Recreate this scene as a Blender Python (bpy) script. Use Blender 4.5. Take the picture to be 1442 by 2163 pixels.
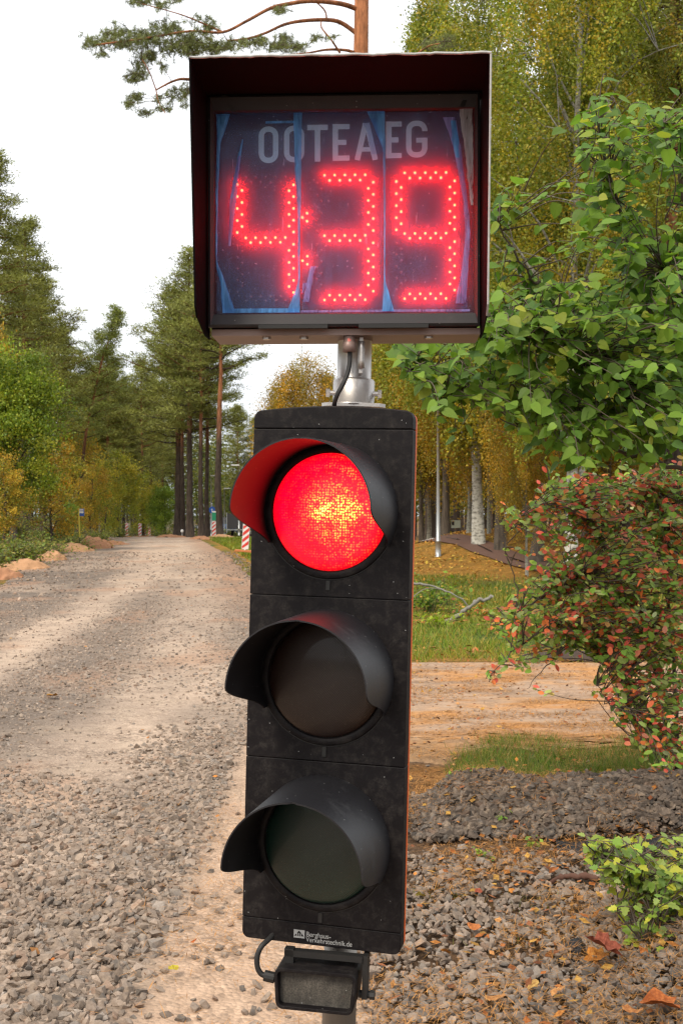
import bpy, math, random
import numpy as np
from mathutils import Vector, Matrix, Euler

R = math.radians
sc = bpy.context.scene
for o in list(bpy.data.objects):
    bpy.data.objects.remove(o)
C = sc.collection

# ------------------------------------------------------------------ camera
FPX, CX, HY, EYE = 2430.0, 721.0, 1085.0, 1.5     # focal length in photo pixels, centre column, horizon row, eye height
cd = bpy.data.cameras.new('camera')
cam = bpy.data.objects.new('camera', cd); C.objects.link(cam)
cam.location = (0, 0, EYE); cam.rotation_euler = (R(90), 0, 0)
cd.sensor_fit = 'VERTICAL'; cd.sensor_height = 36.0; cd.sensor_width = 24.0
cd.lens = 36.0 * FPX / 2163.0
cd.shift_y = (HY - 1081.5) / 2163.0
cd.clip_start = 0.05; cd.clip_end = 6000
cd.dof.use_dof = True; cd.dof.focus_distance = 2.6; cd.dof.aperture_fstop = 16.0
sc.camera = cam

# ------------------------------------------------------------------ sky and sun (bright overcast)
SUN_EL, SUN_AZ = R(48), R(215)
w = bpy.data.worlds.new('World'); sc.world = w; w.use_nodes = True
wn, wl = w.node_tree.nodes, w.node_tree.links
wn.clear()
wo = wn.new('ShaderNodeOutputWorld'); bg = wn.new('ShaderNodeBackground'); bg.inputs['Strength'].default_value = 0.1
sky = wn.new('ShaderNodeTexSky'); sky.sky_type = 'NISHITA'; sky.sun_disc = False
sky.sun_elevation = SUN_EL; sky.sun_rotation = SUN_AZ; sky.air_density = 1.0; sky.dust_density = 2.0
tcw = wn.new('ShaderNodeTexCoord'); nzw = wn.new('ShaderNodeTexNoise'); nzw.inputs['Scale'].default_value = 1.6; nzw.inputs['Detail'].default_value = 5
mpw = wn.new('ShaderNodeMapping'); mpw.inputs['Scale'].default_value = (1, 1, 3.5)
wl.new(tcw.outputs['Generated'], mpw.inputs['Vector']); wl.new(mpw.outputs['Vector'], nzw.inputs['Vector'])
crw = wn.new('ShaderNodeValToRGB')
crw.color_ramp.elements[0].position = 0.46; crw.color_ramp.elements[0].color = (6.6, 7.0, 7.4, 1)
crw.color_ramp.elements[1].position = 0.72; crw.color_ramp.elements[1].color = (12.0, 12.2, 12.5, 1)
spw = wn.new('ShaderNodeSeparateXYZ'); wl.new(tcw.outputs['Generated'], spw.inputs[0])
mzw = wn.new('ShaderNodeMath'); mzw.operation = 'MULTIPLY_ADD'; mzw.inputs[1].default_value = 1.1; mzw.inputs[2].default_value = .20; wl.new(spw.outputs[2], mzw.inputs[0])
mnw = wn.new('ShaderNodeMath'); mnw.operation = 'MULTIPLY_ADD'; mnw.inputs[1].default_value = .45; wl.new(nzw.outputs['Fac'], mnw.inputs[0]); wl.new(mzw.outputs[0], mnw.inputs[2])
wl.new(mnw.outputs[0], crw.inputs['Fac'])
mxw = wn.new('ShaderNodeMixRGB'); mxw.inputs['Fac'].default_value = 0.9
wl.new(sky.outputs['Color'], mxw.inputs['Color1']); wl.new(crw.outputs['Color'], mxw.inputs['Color2'])
wl.new(mxw.outputs['Color'], bg.inputs['Color']); wl.new(bg.outputs['Background'], wo.inputs['Surface'])

sd = bpy.data.lights.new('sun', 'SUN'); sd.energy = 2.5; sd.angle = R(18); sd.color = (1.0, 0.90, 0.76)
sun = bpy.data.objects.new('sun', sd); C.objects.link(sun)
_sv = Vector((math.sin(SUN_AZ) * math.cos(SUN_EL), math.cos(SUN_AZ) * math.cos(SUN_EL), math.sin(SUN_EL)))
sun.rotation_euler = _sv.to_track_quat('Z', 'Y').to_euler()
sun.location = (0, -5, 30)

sc.view_settings.view_transform = 'Standard'; sc.view_settings.look = 'None'
sc.view_settings.exposure = 0.42; sc.view_settings.gamma = 1.0
sc.view_settings.use_curve_mapping = False
sc.render.engine = 'CYCLES'
sc.cycles.max_bounces = 8; sc.cycles.transparent_max_bounces = 24; sc.cycles.diffuse_bounces = 4
sc.cycles.sample_clamp_indirect = 8.0
sc.cycles.filter_width = 1.3

# ------------------------------------------------------------------ helpers
def P(px, py, d):
    """the point at distance d that lies behind a pixel of the photograph"""
    return np.array([(px - CX) / FPX * d, d, EYE + (HY - py) / FPX * d])
def gx(px, d):
    return (px - CX) / FPX * d
def smooth(a, b, x):
    t = np.clip((x - a) / (b - a), 0, 1); return t * t * (3 - 2 * t)

_rn = np.random.default_rng(5)
_tab = _rn.random((256, 256))
def vnoise(x, y):
    x = np.asarray(x, float); y = np.asarray(y, float)
    xi = np.floor(x).astype(int); yi = np.floor(y).astype(int); fx = x - xi; fy = y - yi
    fx = fx * fx * (3 - 2 * fx); fy = fy * fy * (3 - 2 * fy)
    a = _tab[xi % 256, yi % 256]; b = _tab[(xi + 1) % 256, yi % 256]; c = _tab[xi % 256, (yi + 1) % 256]; d = _tab[(xi + 1) % 256, (yi + 1) % 256]
    return (a * (1 - fx) + b * fx) * (1 - fy) + (c * (1 - fx) + d * fx) * fy
def fbm(x, y, o=4):
    s = 0; a = .5; t = 0
    for k in range(o):
        s = s + a * vnoise(x * 2 ** k + 17 * k, y * 2 ** k + 31 * k); t += a; a *= .5
    return s / t

class MB:
    """collects vertices, faces and colours, links them as one mesh object"""
    def __init__(s):
        s.v = []; s.f = []; s.c = []; s.n = 0
    def add(s, v, f, col=(1, 1, 1)):
        v = np.asarray(v, float).reshape(-1, 3); f = np.asarray(f, int)
        col = np.asarray(col, float)
        if col.ndim == 1: col = np.tile(col, (len(v), 1))
        s.v.append(v); s.c.append(col); s.f.append(f + s.n); s.n += len(v)
        return s
    def tube(s, pts, rad, n=6, col=(1, 1, 1), cap=True):
        pts = np.asarray(pts, float); m = len(pts); rad = np.broadcast_to(np.asarray(rad, float), (m,))
        t = np.gradient(pts, axis=0); t /= np.linalg.norm(t, axis=1)[:, None] + 1e-9
        ref = np.array([0, 0, 1.0]) if abs(t[:, 2]).mean() < .8 else np.array([1.0, 0, 0])
        u = np.cross(t, ref); u /= np.linalg.norm(u, axis=1)[:, None] + 1e-9; q = np.cross(t, u)
        a = np.arange(n) * 2 * np.pi / n
        v = pts[:, None] + rad[:, None, None] * (u[:, None] * np.cos(a)[None, :, None] + q[:, None] * np.sin(a)[None, :, None])
        i = np.arange(m - 1)[:, None] * n; j = np.arange(n)[None]; k = (j + 1) % n
        f = np.stack([i + j, i + k, i + n + k, i + n + j], -1).reshape(-1, 4)
        c = np.asarray(col, float)
        if c.ndim == 2: c = np.repeat(c, n, 0)
        s.add(v.reshape(-1, 3), f, c)
        if cap and n > 4:
            b = s.n - m * n
            s.f.append(np.array([list(range(b, b + n))])); s.f.append(np.array([list(range(b + (m - 1) * n, b + m * n))[::-1]]))
        return s
    def box(s, x0, x1, y0, y1, z0, z1, col=(1, 1, 1)):
        v = [(x, y, z) for x in (x0, x1) for y in (y0, y1) for z in (z0, z1)]
        return s.add(v, [(0, 1, 3, 2), (4, 6, 7, 5), (0, 4, 5, 1), (2, 3, 7, 6), (0, 2, 6, 4), (1, 5, 7, 3)], col)
    def rings(s, rings, closed=True, cap0=True, cap1=True, col=(1, 1, 1)):
        """rings: list of equally long point loops"""
        r = np.asarray(rings, float); m, n = r.shape[:2]
        i = np.arange(m - 1)[:, None] * n; j = np.arange(n if closed else n - 1)[None]; k = (j + 1) % n
        f = np.stack([i + j, i + k, i + n + k, i + n + j], -1).reshape(-1, 4)
        b = s.n
        s.add(r.reshape(-1, 3), f, col)
        if cap0: s.f.append(np.array([list(range(b, b + n))[::-1]]))
        if cap1: s.f.append(np.array([list(range(b + (m - 1) * n, b + m * n))]))
        return s
    def tris(s):
        return sum(len(f) * (f.shape[1] - 2) for f in s.f)
    def mesh(s, name, smooth=False):
        me = bpy.data.meshes.new(name)
        v = np.concatenate(s.v); c = np.concatenate(s.c)
        lens = np.concatenate([np.full(len(f), f.shape[1]) for f in s.f]); loops = np.concatenate([f.reshape(-1) for f in s.f])
        me.vertices.add(len(v)); me.vertices.foreach_set('co', v.reshape(-1).astype(np.float32))
        me.loops.add(len(loops)); me.loops.foreach_set('vertex_index', loops.astype(np.int32))
        me.polygons.add(len(lens)); st = np.concatenate([[0], np.cumsum(lens)[:-1]])
        me.polygons.foreach_set('loop_start', st.astype(np.int32))
        me.update(calc_edges=True)
        ca = me.color_attributes.new('Col', 'FLOAT_COLOR', 'POINT')
        ca.data.foreach_set('color', np.concatenate([c, np.ones((len(c), 1))], 1).reshape(-1).astype(np.float32))
        me.polygons.foreach_set('use_smooth', np.full(len(lens), bool(smooth)))
        return me
    def build(s, name, mat, parent=None, smooth=False, loc=None, rot=None):
        me = s.mesh(name, smooth); me.materials.append(mat)
        return link(name, me, parent, loc, rot)

def link(name, data, parent=None, loc=None, rot=None):
    o = bpy.data.objects.new(name, data); C.objects.link(o)
    if parent is not None: o.parent = parent
    if loc is not None: o.location = loc
    if rot is not None: o.rotation_euler = rot
    return o
def tag(o, label=None, cat=None, group=None, kind=None):
    if label: o['label'] = label
    if cat: o['category'] = cat
    if group: o['group'] = group
    if kind: o['kind'] = kind
    return o
def thing(name, label, cat, loc=(0, 0, 0), rot=(0, 0, 0), group=None):
    o = link(name, None, None, loc, rot); return tag(o, label, cat, group)
def kids(o):
    return [c for c in C.objects if c.parent == o]
_kids = {}
def copy_thing(src, parts, label, loc, rot, scale, group=None):
    r = src.copy(); C.objects.link(r); r.location = loc; r.rotation_euler = rot; r.scale = scale; r['label'] = label
    if group: r['group'] = group
    for p in parts:
        c = p.copy(); C.objects.link(c); c.parent = r
    return r

# ------------------------------------------------------------------ materials
def mat(name):
    m = bpy.data.materials.new(name); m.use_nodes = True
    nt = m.node_tree; nt.nodes.clear()
    out = nt.nodes.new('ShaderNodeOutputMaterial')
    return m, nt, out
class NT:
    def __init__(s, name):
        s.m, s.t, s.out = mat(name)
    def n(s, typ, **kw):
        nd = s.t.nodes.new(typ)
        for k, v in kw.items():
            if k.startswith('_'): setattr(nd, k[1:], v)
            else:
                key = k.replace('__', ' ')
                nd.inputs[int(key[1:]) if key[0] == 'i' and key[1:].isdigit() else key].default_value = v
        return nd
    def l(s, a, b): s.t.links.new(a, b)
    def math(s, op, a, b=None, c=None):
        nd = s.t.nodes.new('ShaderNodeMath'); nd.operation = op
        for i, x in enumerate((a, b, c)):
            if x is None: continue
            if isinstance(x, (int, float)): nd.inputs[i].default_value = x
            else: s.l(x, nd.inputs[i])
        return nd.outputs[0]
    def mix(s, fac, a, b, mode='MIX'):
        nd = s.t.nodes.new('ShaderNodeMixRGB'); nd.blend_type = mode
        for i, x in enumerate((fac, a, b)):
            if isinstance(x, (int, float)): nd.inputs[i].default_value = x
            elif isinstance(x, tuple): nd.inputs[i].default_value = (*x[:3], 1)
            else: s.l(x, nd.inputs[i])
        return nd.outputs[0]
    def noise(s, scale, detail=4, rough=.55, vec=None, dist=0.0):
        nd = s.n('ShaderNodeTexNoise'); nd.inputs['Scale'].default_value = scale; nd.inputs['Detail'].default_value = detail
        nd.inputs['Roughness'].default_value = rough; nd.inputs['Distortion'].default_value = dist
        if vec is not None: s.l(vec, nd.inputs['Vector'])
        return nd.outputs['Fac']
    def ramp(s, fac, stops):
        nd = s.n('ShaderNodeValToRGB'); e = nd.color_ramp.elements
        while len(e) < len(stops): e.new(.5)
        for q, (p, c) in zip(e, stops):
            q.position = p; q.color = (*c[:3], 1) if isinstance(c, tuple) else (c, c, c, 1)
        s.l(fac, nd.inputs['Fac']); return nd.outputs['Color']
    def obj(s): return s.n('ShaderNodeTexCoord').outputs['Object']
    def col(s): return s.n('ShaderNodeVertexColor', _layer_name='Col').outputs['Color']
    def bsdf(s, color, rough=.6, metal=0.0, spec=.5, **kw):
        b = s.n('ShaderNodeBsdfPrincipled')
        for k, v in (('Base Color', color), ('Roughness', rough), ('Metallic', metal), ('Specular IOR Level', spec), *[(k.replace('_', ' '), v) for k, v in kw.items()]):
            if isinstance(v, (int, float)): b.inputs[k].default_value = v
            elif isinstance(v, tuple): b.inputs[k].default_value = (*v[:3], 1)
            else: s.l(v, b.inputs[k])
        s.l(b.outputs[0], s.out.inputs['Surface']); return b
    def bump(s, b, h, strength=.3, dist=.01):
        nd = s.n('ShaderNodeBump'); nd.inputs['Strength'].default_value = strength; nd.inputs['Distance'].default_value = dist
        s.l(h, nd.inputs['Height']); s.l(nd.outputs[0], b.inputs['Normal'])

def leaf_mat(name, trans=.4, rough=.5, spec=.35, hue=None):
    t = NT(name); c = t.col()
    if hue: c = t.mix(1.0, c, hue, 'MULTIPLY')
    p = t.bsdf(c, rough, 0, spec)
    tr = t.n('ShaderNodeBsdfTranslucent'); mc = t.mix(1.0, c, (1.0, 1.05, .6), 'MULTIPLY'); t.l(mc, tr.inputs['Color'])
    mx = t.n('ShaderNodeMixShader'); mx.inputs[0].default_value = trans
    t.l(p.outputs[0], mx.inputs[1]); t.l(tr.outputs[0], mx.inputs[2]); t.l(mx.outputs[0], t.out.inputs['Surface'])
    return t.m
def simple(name, color, rough=.6, metal=0.0, spec=.5, nscale=40, namt=.25, bump=.0, bdist=.002):
    t = NT(name); v = t.obj(); f = t.noise(nscale, 5, .6, v)
    c = t.mix(t.math('MULTIPLY', f, namt * 2), color, tuple(x * .45 for x in color))
    b = t.bsdf(c, rough, metal, spec)
    if bump: t.bump(b, f, bump, bdist)
    return t.m
M_leaf = leaf_mat('foliage')
M_needle = leaf_mat('needles', .18, .6, .3)
def bark_mat():
    t = NT('bark'); v = t.obj(); mp = t.n('ShaderNodeMapping'); mp.inputs['Scale'].default_value = (9, 9, 2.2); t.l(v, mp.inputs['Vector'])
    f = t.noise(1.0, 6, .7, mp.outputs[0]); c = t.mix(t.ramp(f, [(.35, .75), (.62, 0.0)]), t.col(), (.012, .009, .007))
    b = t.bsdf(c, .9, 0, .2); t.bump(b, f, .9, .03); return t.m
M_bark = bark_mat()
def birch_mat():
    t = NT('birch_bark'); v = t.obj(); mp = t.n('ShaderNodeMapping'); mp.inputs['Scale'].default_value = (7, 7, 16); t.l(v, mp.inputs['Vector'])
    f = t.noise(1.0, 6, .75, mp.outputs[0]); c = t.mix(t.ramp(f, [(.46, 0.0), (.60, .8)]), t.col(), (.07, .062, .05))
    b = t.bsdf(c, .8, 0, .25); t.bump(b, f, .5, .02); return t.m
M_birch = birch_mat()
# ------------------------------------------------------------------ terrain
def road_right(y):
    return np.interp(y, [0, 3.38, 4, 5.6, 7.1, 9, 14, 20, 31.7, 45, 66, 80, 120], [.12, .12, .12, .16, .2, .1, -.55, -1.2, -2.7, -4.6, -8.0, -10.5, -18])
def road_left(y):
    return np.interp(y, [0, 5, 14, 23, 33, 56, 70, 80, 120], [-6.2, -6.2, -6.4, -6.9, -9.1, -13.0, -15.6, -17.5, -27])
def H(x, y):
    x = np.asarray(x, float); y = np.asarray(y, float)
    h = -.017 * np.maximum(0, y - 72) * (y < 400) - .017 * 328 * (y >= 400)
    xl = road_left(y); xr = road_right(y)
    # bank on the left of the road
    h = h + smooth(0.1, 2.4, xl - x) * (.55 + .25 * fbm(x * .5, y * .5)) * smooth(12, 25, y) * (1 - .75 * smooth(45, 75, y))
    # verge and park on the right: gentle rolls, a leafy mound beyond the bike path
    h = h + .5 * np.exp(-((x - 4.6) / 3.2) ** 2 - ((y - 36) / 5.5) ** 2) * 1.7
    h = h + .5 * np.exp(-((x - 9) / 4.5) ** 2 - ((y - 39) / 5) ** 2) * 1.0
    # gravel berm, low bank in the corner
    b = np.exp(-(np.abs(y - 5.62 - .05 * np.sin(x * 3)) / .30) ** 3.0) * smooth(.30, .62, x) * (1 - smooth(2.6, 3.2, x))
    h = h + b * (.12 + .14 * fbm(x * 3.2, y * 4))
    h = h + .10 * smooth(.9, 1.25, x) * smooth(3.0, 3.5, y) * (1 - smooth(4.3, 4.75, y))
    h = h + .015 * (fbm(x * 2.3, y * 2.3) - .5) * (1 - smooth(20, 60, y))
    h = h + .10 * (fbm(x * .6 + 9, y * .6) - .5) * smooth(.3, 2.5, np.maximum(xl - x, x - xr)) * smooth(11.5, 16, y)
    # shallow wheel ruts in the road
    r1 = np.interp(y, [3, 12, 29, 76], [-3.0, -3.45, -4.9, -12.3]); r2 = np.interp(y, [3, 6.5, 9.2, 17, 32, 76], [-1.35, -1.5, -1.5, -2.15, -4.0, -11])
    inside = ((x > xl) & (x < xr)).astype(float)
    h = h - .018 * inside * (np.exp(-((x - r1) / .33) ** 2) + np.exp(-((x - r2) / .33) ** 2))
    return h

def fan(ys, ts, zoff=0.0):
    Y, T = np.meshgrid(ys, ts, indexing='ij')
    X = T * np.maximum(np.abs(Y), 4.0)
    return X, Y
ys = np.concatenate([[-600, -200, -60, -20, -8, -3, 0, 1.2, 2.0], np.geomspace(2.6, 90, 330), np.geomspace(93, 3000, 36)])
ts = np.concatenate([[-12, -5, -2.4, -1.4, -.9], np.linspace(-.6, .6, 210), [.9, 1.4, 2.4, 5, 12]])
X, Y = fan(ys, ts)
Z = H(X, Y) - .02
mb = MB()
# colour of the ground cover (grass, leaf litter, earth) by place
n1 = fbm(X * .9, Y * .9); n2 = fbm(X * 3.1 + 40, Y * 3.1); n3 = fbm(X * .25, Y * .25)
grass = np.array([.10, .145, .025]); litter = np.array([.42, .22, .045]); earth = np.array([.17, .105, .062]); needle = np.array([.34, .165, .05]); dk = np.array([.055, .04, .028])
xr = road_right(Y); xl = road_left(Y)
def lerp(a, b, t): return a + (b - a) * t[..., None]
col = np.broadcast_to(grass, X.shape + (3,)).copy()
col = lerp(col, litter, smooth(.45, .62, n1) * .75)
right = smooth(0, .6, X - xr)
col = lerp(col, litter * (0.7 + .6 * n2[..., None]), right * smooth(24, 28, Y + 3 * (n1 - .5)) * (.55 + .45 * smooth(.3, .5, n2)))
# near field on the right: needle covered earth before 11.6 m, sandy earth round the light
near = (X > -3) * (1 - smooth(11.2, 12.2, Y + 1.0 * (n1 - .5)))
col = lerp(col, earth * 1.2, near); col = lerp(col, needle, near * smooth(.45, .65, n2) * smooth(5.6, 6.4, Y))
patch = right * smooth(6.15, 6.4, Y + .4 * (n2 - .5)) * (1 - smooth(7.2, 7.6, Y + .5 * (n2 - .5))) * smooth(.62, .95, X)
col = lerp(col, grass * .6, patch)
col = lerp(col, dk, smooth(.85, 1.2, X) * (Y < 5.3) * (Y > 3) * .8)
# left bank: torn earth towards the road, weeds behind
left = smooth(0, .3, xl - X)
col = lerp(col, earth * 1.1, left * (1 - smooth(.9, 2.0, xl - X + 1.0 * (n1 - .5))))
col = lerp(col, dk * 1.3, smooth(3, 7, xl - X) * .8)
col = lerp(col, dk * 1.5, smooth(58, 75, Y) * right * .7)
mb.rings([np.stack([X[i], Y[i], Z[i]], -1) for i in range(len(ys))], closed=False, cap0=False, cap1=False)
mb.c = [col.reshape(-1, 3)]
def ground_mat():
    t = NT('ground_cover'); v = t.obj(); f = t.noise(28, 8, .7, v); g = t.noise(5, 6, .65, v)
    c = t.mix(t.ramp(f, [(.35, 1.0), (.6, 0.0)]), t.col(), t.mix(1.0, t.col(), (.32, .30, .28), 'MULTIPLY'))
    c = t.mix(t.ramp(g, [(.5, 0.0), (.75, .45)]), c, t.mix(1.0, t.col(), (1.5, 1.2, .8), 'MULTIPLY'))
    b = t.bsdf(c, .95, 0, .15); t.bump(b, f, 1.0, .05); return t.m
ground = mb.build('ground', ground_mat(), smooth=True); tag(ground, kind='structure')

def strip(name, yv, xlf, xrf, nc, zoff, colf, m, edge=.12, kind='structure', wob=0.0):
    yv = np.asarray(yv); xl = xlf(yv) + edge * 2 * (fbm(yv * 2.2, yv * 0 + 3.3) - .5); xr = xrf(yv) + edge * 2 * (fbm(yv * 2.4, yv * 0 + 8.1) - .5)
    s = np.linspace(0, 1, nc); X = xl[:, None] + (xr - xl)[:, None] * s; Y = np.repeat(yv[:, None], nc, 1)
    if wob: Y = Y + wob * (fbm(X * 1.1 + 5, X * 0 + 2) + .5 * fbm(X * 5, X * 0 + 7) - .75) * np.linspace(1, 0, len(yv))[:, None] ** 2
    ed = np.minimum(s, 1 - s)[None] * (xr - xl)[:, None]
    Z = H(X, Y) + zoff - .03 * (1 - smooth(0, .10, ed))
    if wob: Z = Z - .03 * (1 - smooth(0, .16, Y - Y[:1])) - .03 * (1 - smooth(0, .16, Y[-1:] - Y))
    b = MB(); b.rings([np.stack([X[i], Y[i], Z[i]], -1) for i in range(len(yv))], closed=False, cap0=False, cap1=False); b.c = [colf(X, Y).reshape(-1, 3)]
    return tag(b.build(name, m, smooth=True), kind=kind)

rut1 = lambda y: np.interp(y, [3, 12, 29, 76], [-3.0, -3.45, -4.9, -12.3])
rut2 = lambda y: np.interp(y, [3, 6.5, 9.2, 17, 32, 76], [-1.35, -1.5, -1.5, -2.15, -4.0, -11])
def tracks(x, y):
    wv = .25 * (fbm(x * .7, y * .35) - .5)
    w_ = .30 + .012 * y
    return np.clip(np.exp(-((x - rut1(y) + wv) / w_) ** 2) + .85 * np.exp(-((x - rut2(y) + wv) / (w_ * 1.15)) ** 2), 0, 1)
def road_col(x, y):
    sand = np.array([.52, .39, .29]); grit = np.array([.175, .138, .11]); rust = np.array([.40, .23, .14])
    n = fbm(x * 2, y * .9); t = tracks(x, y)
    t = np.clip(t + .55 * smooth(.52, .7, fbm(x * .8 + 5, y * .4)) , 0, 1)
    strip_ = smooth(-.75, -.5, x) * (1 - smooth(9, 14, y))            # the bare sandy strip beside the light
    c = lerp(np.broadcast_to(grit, x.shape + (3,)), sand, np.clip(t * (.65 + .7 * (n - .4)) + .25 * smooth(25, 60, y), 0, 1))
    c = lerp(c, np.array([.47, .325, .225]), strip_)
    c = lerp(c, rust, .5 * smooth(.55, .75, fbm(x * 1.3 + 70, y * .8)) + .55 * smooth(1.4, .3, road_right(y) - x) * smooth(14, 22, y))
    return c
def grit_mat(name, bsc=1.0):
    t = NT(name); v = t.obj()
    vo = t.n('ShaderNodeTexVoronoi'); vo.inputs['Scale'].default_value = 62; t.l(v, vo.inputs['Vector'])
    vo2 = t.n('ShaderNodeTexVoronoi'); vo2.inputs['Scale'].default_value = 24; t.l(v, vo2.inputs['Vector'])
    g = t.noise(9, 7, .7, v); gg = t.noise(2.2, 5, .6, v)
    mask = t.ramp(t.noise(3.1, 5, .6, v), [(.42, 0.0), (.62, 1.0)])
    cell = t.math('MULTIPLY', t.n('ShaderNodeSeparateColor').outputs[0], 1.0)
    sep = t.n('ShaderNodeSeparateColor'); t.l(vo.outputs['Color'], sep.inputs[0])
    stone = t.ramp(sep.outputs[0], [(0.0, .45), (.55, .85), (1.0, 1.35)])
    c = t.mix(t.math('MULTIPLY', mask, .8), t.col(), t.mix(1.0, t.col(), stone, 'MULTIPLY'))
    crack = t.ramp(vo2.outputs['Distance'], [(0.0, .0), (.55, 0.0), (.8, .35)])
    c = t.mix(t.math('MULTIPLY', crack, mask), c, (.06, .045, .035))
    c = t.mix(t.ramp(g, [(.35, .45), (.55, 0.0)]), c, t.mix(1.0, t.col(), (.5, .46, .43), 'MULTIPLY'))
    c = t.mix(t.ramp(gg, [(.5, 0.0), (.8, .35)]), c, (.5, .39, .28))
    b = t.bsdf(c, .95, 0, .15)
    hh = t.math('ADD', t.math('MULTIPLY', vo.outputs['Distance'], -.7), t.math('MULTIPLY', g, 1.2)); t.bump(b, hh, .9 * bsc, .012); return t.m
M_grit = grit_mat('gravel_road_surface')
yv = np.concatenate([[-30, -8, 0, 1.5], np.geomspace(2.4, 110, 260)])
road = strip('road', yv, road_left, road_right, 90, .004, road_col, M_grit, .14)
def path_col(x, y):
    base = np.array([.36, .245, .165]); nd = np.array([.46, .21, .06])
    n = fbm(x * 1.7 + 3, y * 2.1) ; n4 = fbm(x * 6, y * 9)
    c = lerp(np.broadcast_to(base, x.shape + (3,)), nd, smooth(.44, .66, n * .6 + n4 * .4 + .10 * smooth(8.2, 6.8, y)) * .85)
    c = lerp(c, np.array([.23, .15, .095]), smooth(.5, .7, fbm(x * 2.2 + 30, y * 5)) * .5)
    return lerp(c, np.array([.26, .15, .07]), .85 * smooth(8.0, 7.2, y + .8 * (n4 - .5)))
M_path = grit_mat('side_path_surface', .45)
side = strip('side_path', np.linspace(6.9, 11.7, 110), lambda y: road_right(y) - .05, lambda y: np.interp(y, [6.9, 7.3, 7.6, 7.9], [.7, .95, 2.2, 14]), 130, .006, path_col, M_path, .05, wob=.9)
# bike path beyond the verge
bp_c = lambda x: np.interp(x, [-3, 1.6, 2.8, 4.2, 5.2, 8, 14], [66, 44, 37, 31.5, 28.5, 24.5, 21])
xs = np.linspace(-2.4, 14, 120); b = MB()
for q, off in enumerate(np.linspace(-1, 1, 9)): pass
rows = [np.stack([xs, bp_c(xs) + off * (1.2 + .02 * bp_c(xs)), H(xs, bp_c(xs) + off * (1.2 + .02 * bp_c(xs))) + .012], -1) for off in np.linspace(-1, 1, 12)]
b.rings(rows, closed=False, cap0=False, cap1=False)
pth = tag(b.build('bike_path', simple('bike_path_asphalt', (.15, .085, .062), .9, 0, .2, 6, .3, .4, .01), smooth=True), kind='structure')
M_paint = simple('road_paint', (.62, .6, .55), .7, 0, .3, 20, .3)
for x0 in (2.02, 2.63, 3.2, 3.85, 4.45, 5.2):
    d0 = float(bp_c(x0)); d1 = float(bp_c(x0 + .3)); b = MB()
    z0 = float(H(x0, d0)) + .022; z1 = float(H(x0 + .3, d1)) + .022
    b.add([(x0, d0 - .35, z0), (x0 + .28, d1 - .35, z1), (x0 + .28, d1 + .1, z1), (x0, d0 + .1, z0)], [(0, 1, 2, 3)])
    b.build('dash', M_paint, pth)

# ------------------------------------------------------------------ stones
_t = (1 + 5 ** .5) / 2
ICO_V = np.array([(-1, _t, 0), (1, _t, 0), (-1, -_t, 0), (1, -_t, 0), (0, -1, _t), (0, 1, _t), (0, -1, -_t), (0, 1, -_t), (_t, 0, -1), (_t, 0, 1), (-_t, 0, -1), (-_t, 0, 1)], float)
ICO_V /= np.linalg.norm(ICO_V[0])
ICO_F = np.array([(0, 11, 5), (0, 5, 1), (0, 1, 7), (0, 7, 10), (0, 10, 11), (1, 5, 9), (5, 11, 4), (11, 10, 2), (10, 7, 6), (7, 1, 8), (3, 9, 4), (3, 4, 2), (3, 2, 6), (3, 6, 8), (3, 8, 9), (4, 9, 5), (2, 4, 11), (6, 2, 10), (8, 6, 7), (9, 8, 1)])
_r = np.random.default_rng(11)
STONES = []
import bmesh
for k in range(16):
    # broken rock: the hull of a few random points, sharp edged
    pts = []
    while len(pts) < 11:
        p = _r.standard_normal(3); p /= np.linalg.norm(p)
        if all(np.linalg.norm(p - q) > .55 for q in pts): pts.append(p)
    pts = np.array(pts) * _r.uniform(.8, 1.15, (11, 1)) * np.array([1.12, _r.uniform(.62, .95), _r.uniform(.5, .8)])
    bm = bmesh.new(); [bm.verts.new(p) for p in pts]; res = bmesh.ops.convex_hull(bm, input=bm.verts)
    bmesh.ops.triangulate(bm, faces=bm.faces[:]); bm.verts.index_update(); bm.verts.ensure_lookup_table()
    STONES.append((np.array([v.co[:] for v in bm.verts]), np.array([[v.index for v in f.verts] for f in bm.faces]))); bm.free()
def rotmats(n, rng, tilt=.6):
    a = rng.uniform(0, 2 * np.pi, n); b = rng.normal(0, tilt, n); c = rng.normal(0, tilt, n)
    ca, sa, cb, sb, cc, s_ = np.cos(a), np.sin(a), np.cos(b), np.sin(b), np.cos(c), np.sin(c)
    Rz = np.zeros((n, 3, 3)); Rz[:, 0, 0] = ca; Rz[:, 0, 1] = -sa; Rz[:, 1, 0] = sa; Rz[:, 1, 1] = ca; Rz[:, 2, 2] = 1
    Rx = np.zeros((n, 3, 3)); Rx[:, 0, 0] = 1; Rx[:, 1, 1] = cb; Rx[:, 1, 2] = -sb; Rx[:, 2, 1] = sb; Rx[:, 2, 2] = cb
    Ry = np.zeros((n, 3, 3)); Ry[:, 1, 1] = 1; Ry[:, 0, 0] = cc; Ry[:, 0, 2] = s_; Ry[:, 2, 0] = -s_; Ry[:, 2, 2] = cc
    return Rz @ Rx @ Ry
def stone_colors(n, rng, tone=1.0):
    base = np.array([.258, .200, .156]); v = rng.normal(1, .22, (n, 1)).clip(.45, 1.6)
    c = base * v; t = rng.random((n, 1))
    c = np.where(t > .90, c * np.array([1.05, .93, .86]), c); c = np.where(t < .2, c * np.array([.9, .98, 1.06]), c)
    c = np.where((t > .2) & (t < .24), c * 1.4, c)
    return c * tone
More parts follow.
